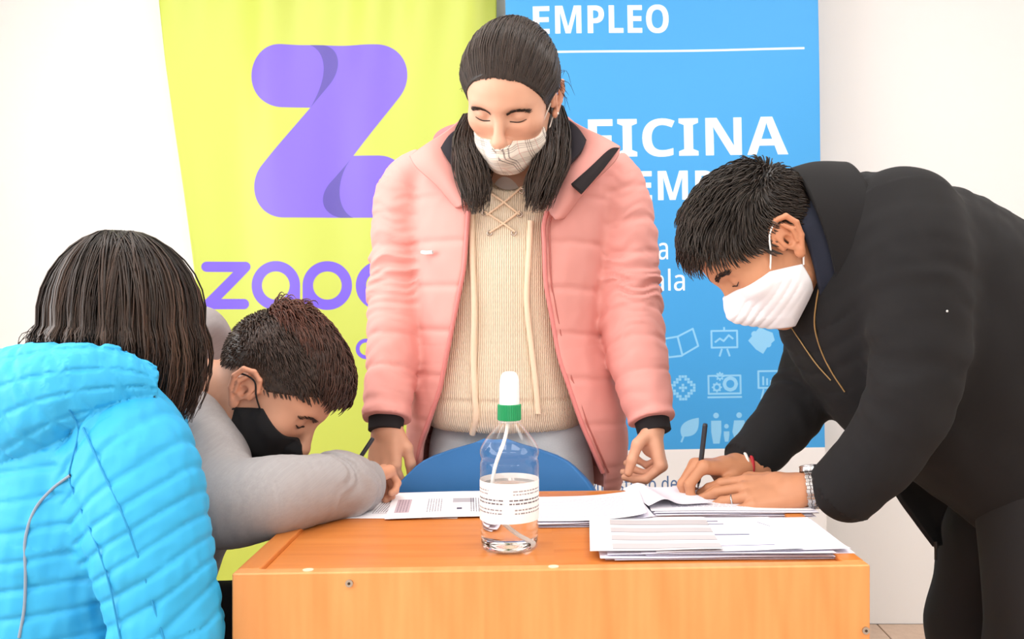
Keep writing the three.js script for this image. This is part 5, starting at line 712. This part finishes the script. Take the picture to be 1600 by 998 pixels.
// ------------------------------------------------------------------ person: woman in the blue quilted jacket, seated left of the desk with her back half turned
{
  const t = thing('person', 'woman in bright blue quilted jacket seated at the left, seen from behind', 'person'), tone = lin('#b98566');
  const yaw = deg(118), F = V3c(Math.sin(yaw), 0, Math.cos(yaw)), R = V3c(-Math.cos(yaw), 0, Math.sin(yaw));
  const HM = pose(at(180, 522, 1.22), yaw, deg(28), 0, 0.93), hf = headField({ wide: 0.88, ear: 0.75, neck: cone(new V3(0, -0.05, -0.02), new V3(0, -0.14, -0.09), 0.047, 0.05) }), head = headGeo(hf, HM, tone);
  const path = [[185, 590, 1.22], [150, 660, 1.23], [115, 800, 1.23], [100, 960, 1.22], [95, 1130, 1.21]].map((q) => at(...q));
  const hip = at(100, 1100, 1.21), kR = V3c(-0.5, 0.46, -0.98), kL = V3c(-0.56, 0.46, -1.22), fR = V3c(-0.52, 0.07, -0.98), fL = V3c(-0.58, 0.07, -1.22);
  const elR = at(262, 1000, 1.05), WR = V3c(-0.52, 0.57, -1.0), elL = at(180, 955, 1.32), WL = V3c(-0.56, 0.58, -1.3);
  const handR = handField({ wrist: WR, D: V3c(0.2, -0.3, 0.9), N: V3c(0, -1, -0.2), size: 0.85, fore: elR.clone().lerp(WR, 0.7), curl: [[20, 25, 15, 0], [20, 25, 15, 0], [22, 25, 15, 0], [24, 25, 15, 0]], thumb: [[0.7, 0.6, 0.3], [0.3, 0.9, 0.3], [0.2, 0.9, 0.3]] });
  const bf = blend(0.05, new Loft([[path[0], 0.06, 0.06], [path[1], 0.14, 0.08], [path[2], 0.14, 0.09], [path[3], 0.13, 0.09], [hip, 0.15, 0.1]], R).d, cone(path[0], inPose(HM, 0, -0.09, -0.06), 0.05, 0.048), cone(at(205, 670, 1.11), elR, 0.042, 0.035), cone(elR, WR, 0.034, 0.024), cone(at(130, 670, 1.34), elL, 0.036, 0.03), cone(elL, WL, 0.03, 0.024), cone(hip, kR, 0.08, 0.055), cone(kR, fR, 0.05, 0.04), cone(hip, kL, 0.08, 0.055), cone(kL, fL, 0.05, 0.04));
  add('body', bodyGeo([skin(bf, new V3(-0.95, 0.03, -1.6), new V3(-0.38, 1.0, -0.9), 0.012, { color: () => tone }), head, ...skinHands([handR], tone)]), SKIN('#f0b898'), t);
  { // shoulder-length hair falling from the crown
    const list = [], C = at(183, 500, 1.215), top = 0.118, rh = 0.09;
    for (let k = 0; k < 4200; k++) {
      const ph = rr(-Math.PI, Math.PI), fw = Math.cos(ph); if (fw > 0.95 && rnd() < 0.8) continue;           // opening in front of the face
      const dirH = F.clone().multiplyScalar(Math.cos(ph)).addScaledVector(R, Math.sin(ph)), lay = rr(0.82, 1.03), front = clamp(fw * 0.9 + 0.35, 0, 1), lenD = lerp(0.05, 0.125, front) * rr(0.75, 1.08), pts = [], N = 8, M = 5, clump = 0.011 * noise(ph * 8, 2, lay * 5), wav = rr(-1, 1);
      const sx = F.clone().multiplyScalar(rr(-0.016, 0.02));
      for (let i = 0; i <= N; i++) { const a = i / N * 1.62, r = rh * lay * (1 + 0.16 * Math.max(0, fw)) + clump; pts.push(C.clone().addScaledVector(sx, 1 - i / N).addScaledVector(dirH, Math.pow(Math.max(0, Math.sin(a)), 1.18) * r).add(V3c(0, Math.cos(a) * top * lay, 0))); }
      const last = pts.at(-1); for (let i = 1; i <= M; i++) { const q = i / M, p = last.clone().add(V3c(0, -lenD * q, 0)).addScaledVector(dirH, 0.012 * Math.sin(q * 2.6) - 0.022 * q * q + clump * q); p.x += 0.006 * noise(k * 0.37, q * 3, 1) + 0.01 * q * noise(ph * 14, q, lay * 6); p.addScaledVector(R, 0.012 * q * q * wav); p.z += 0.006 * noise(k * 0.37, q * 3, 7); pts.push(p); }
      const b = rr(0.4, 1.45) * (0.8 + 0.5 * noise(ph * 22, lay * 8, 3)), hl = noise(ph * 5, 1, 4) > 0.05 ? 1.8 : 1; list.push({ pts, r: 0.0013, tip: 0.3, c: [0.03 * b, 0.021 * b, 0.018 * b], c1: [0.062 * b * hl, 0.034 * b * hl, 0.022 * b * hl] });
    }
    for (let k = 0; k < 14; k++) { const a = at(70 + rr(0, 15), 505 + rr(-10, 15), 1.2), b = a.clone().add(V3c(rr(-0.035, -0.01), rr(-0.025, 0), rr(-0.02, 0.02))), c = b.clone().add(V3c(rr(-0.02, 0.005), rr(-0.04, -0.015), 0)); list.push({ pts: bezPts([a, b, c], 8), r: 0.0006, tip: 0.3, c: [0.05, 0.03, 0.022] }); }
    const cap = skin((x, y, z) => { const px = x - C.x, py = y - C.y, pz = z - C.z, f = px * F.x + pz * F.z, r = px * R.x + pz * R.z; const a = f / 0.083, b = r / 0.077, c = py / 0.105, k = Math.sqrt(a * a + b * b + (py > 0 ? c * c : (py / 0.16) ** 2)); return smax((k - 1) * 0.08, Math.max(f - 0.06 + (py > 0 ? -py * 0.6 : 0), -0.07 - py), 0.01); }, C.clone().addScalar(-0.14), C.clone().addScalar(0.14), 0.005, { color: () => [0.03, 0.02, 0.016] });
    add('hair', mergeGeometries([cap, strandGeo(list)]), hairMat, t);
  }
  { const K = convexKeep([[0.0, -0.03], [0.04, -0.006], [0.116, -0.015], [0.1, -0.085], [0.03, -0.09]]), shape = blend(0.025, ell(new V3(0, -0.045, 0.025), 0.066, 0.066, 0.064), cone(new V3(0, -0.01, 0.088), new V3(0, -0.09, 0.08), 0.02, 0.02)); add('face_mask', maskGeo(shape, K, HM, 0.0022, 0.003, undefined, hf), clothMat('#1b191d', 0.9), t); }
  // jacket
  const torso = new Loft([[path[0], 0.085, 0.08], [path[0].clone().lerp(path[1], 0.45), 0.15, 0.1], [path[1], 0.185, 0.122], [path[2], 0.205, 0.142], [path[3], 0.2, 0.14], [path[4], 0.215, 0.15]], R);
  const mkS = (a) => new Loft(a.map(([u, v, z, r]) => [at(u, v, z), r, r]), R).round();
  const armR = mkS([[172, 652, 1.15, 0.06], [203, 700, 1.095, 0.067], [222, 770, 1.07, 0.067], [243, 880, 1.055, 0.063], [262, 985, 1.05, 0.056]]), fore = mkS([[262, 985, 1.05, 0.056], [262, 1040, 1.035, 0.054], [255, 1085, 1.015, 0.045]]), armL = mkS([[130, 665, 1.34, 0.055], [160, 800, 1.33, 0.052], [180, 960, 1.32, 0.048]]);
  const hoodL = new Loft([[at(236, 604, 1.1), 0.022, 0.016], [at(180, 598, 1.08), 0.042, 0.03], [at(110, 606, 1.07), 0.054, 0.042], [at(40, 632, 1.09), 0.07, 0.052], [at(-50, 665, 1.15), 0.085, 0.06]], V3c(0, 1, 0));
  const groove = (s, w, g = 0.003) => { const q = Math.abs(s / w - Math.round(s / w)) * w; return Math.exp(-((q / g) ** 2)); };
  const qw = (x, y, z) => 0.0022 * noise(x * 38, y * 38, z * 38) + 0.003 * noise(x * 16, y * 16, z * 16);
  const jf = (x, y, z) => {
    const dt = torso.d(x, y, z), da = Math.min(armR.d(x, y, z)), df = fore.d(x, y, z), dl = armL.d(x, y, z), dh = hoodL.d(x, y, z);
    let d = smin(dt, da, 0.045); d = smin(d, df, 0.02); d = smin(d, dl, 0.03); d = Math.min(d, dh);
    if (Math.abs(d) > 0.05) return d;
    let p; if (dh < dt && dh < da) p = Math.min(ridge(hoodL.along(x, y, z) - 0.02 * hoodL.u, 0.036), ridge(hoodL.u * 0.08 + 0.12 * hoodL.along(x, y, z), 0.04));
    else {
      const al = armR.along(x, y, z), k = sstep(-0.012, 0.012, dt - Math.min(da, df)), pt = ridge(y - 0.12 * x + 0.005 * noise(x * 10, y * 8, z * 10), 0.034);
      const pa = lerp(0.8, ridge((df < da ? armR.len + fore.along(x, y, z) : al) - 0.02 * armR.w + 0.004 * noise(x * 12, y * 8, z * 12), 0.026, 0.004), sstep(0.0, 0.05, al)); p = lerp(pt, pa, k);
    }
    return d - 0.0034 * p - qw(x, y, z) - 0.0014 * noise(x * 80, y * 26, z * 80);
  };
  const jk = add('jacket', skin(jf, new V3(-1.1, 0.5, -1.6), new V3(-0.36, 1.02, -0.94), 0.0038), clothMat('#2cace2', 0.62, { sheen: 0.3, sheenRoughness: 0.4, sheenColor: new THREE.Color('#bfefff') }), t);
  const trim = clothMat('#8a9bab', 0.8), onJ = (u, v, off) => onField(jf, u, v, off, 0.85);
  add('piping', tube([[62, 549], [90, 550], [130, 555], [175, 566], [210, 582], [236, 608]].map(([u, v], i) => at(u, v, 1.09 + 0.004 * Math.abs(i - 3))), 0.0032, 40, 8), trim, jk);
  add('piping', tube([[110, 742], [80, 765], [55, 795], [40, 840], [40, 900], [38, 950], [30, 996]].map(([u, v]) => onJ(u, v, 0.0005)), 0.0018, 50, 6), trim, jk);
  add('seam', tube([[130, 668], [140, 690], [160, 735], [190, 800], [215, 868], [238, 940], [256, 998]].map(([u, v]) => onJ(u, v, 0.0006)), 0.0011, 90, 6), clothMat('#2190c6', 0.8), jk);
  add('seam', tube([[108, 640], [122, 670], [112, 720], [108, 745], [128, 800], [150, 850], [170, 910], [188, 998]].map(([u, v]) => onJ(u, v, 0.0006)), 0.0011, 90, 6), clothMat('#2190c6', 0.8), jk);
  const lf = blend(0.04, cone(hip, kR, 0.11, 0.075), cone(kR, fR, 0.07, 0.055), cone(hip, kL, 0.11, 0.075), cone(kL, fL, 0.07, 0.055));
  add('trousers', skin(lf, new V3(-1.0, 0.03, -1.5), new V3(-0.38, 0.64, -0.9), 0.01), clothMat('#20222a', 0.9), t);
  for (const f of [fR, fL]) add('shoe', skin(blend(0.02, ell(V3c(f.x + 0.04, 0.042, f.z - 0.02), 0.1, 0.038, 0.05), ell(V3c(f.x, 0.06, f.z), 0.05, 0.05, 0.042)), V3c(f.x - 0.1, 0, f.z - 0.1), V3c(f.x + 0.18, 0.14, f.z + 0.1), 0.008), std('#2a2a2c', 0.7), t);
}

// ------------------------------------------------------------------ stools under the two seated people
for (const [c, h, label] of [[at(95, 1100, 1.21), 0.425, 'wooden stool under the seated woman in the blue jacket'], [at(140, 1020, 1.63), 0.372, 'wooden stool under the person in the grey hoodie']]) {
  const t = thing('stool', label, 'stool', [c.x, 0, c.z]), wd = std('#a9744a', 0.5);
  add('seat', new THREE.CylinderGeometry(0.165, 0.16, 0.03, 36).translate(0, h - 0.015, 0), wd, t);
  for (let k = 0; k < 4; k++) { const a = k * Math.PI / 2 + 0.785; add('leg', tube([new V3(Math.cos(a) * 0.11, h - 0.03, Math.sin(a) * 0.11), new V3(Math.cos(a) * 0.16, 0.001, Math.sin(a) * 0.16)], 0.014, 4, 12), wd, t); }
}

scene.traverse((o) => { if (o.isMesh) { o.castShadow = true; o.receiveShadow = true; } });
renderer.render(scene, camera);
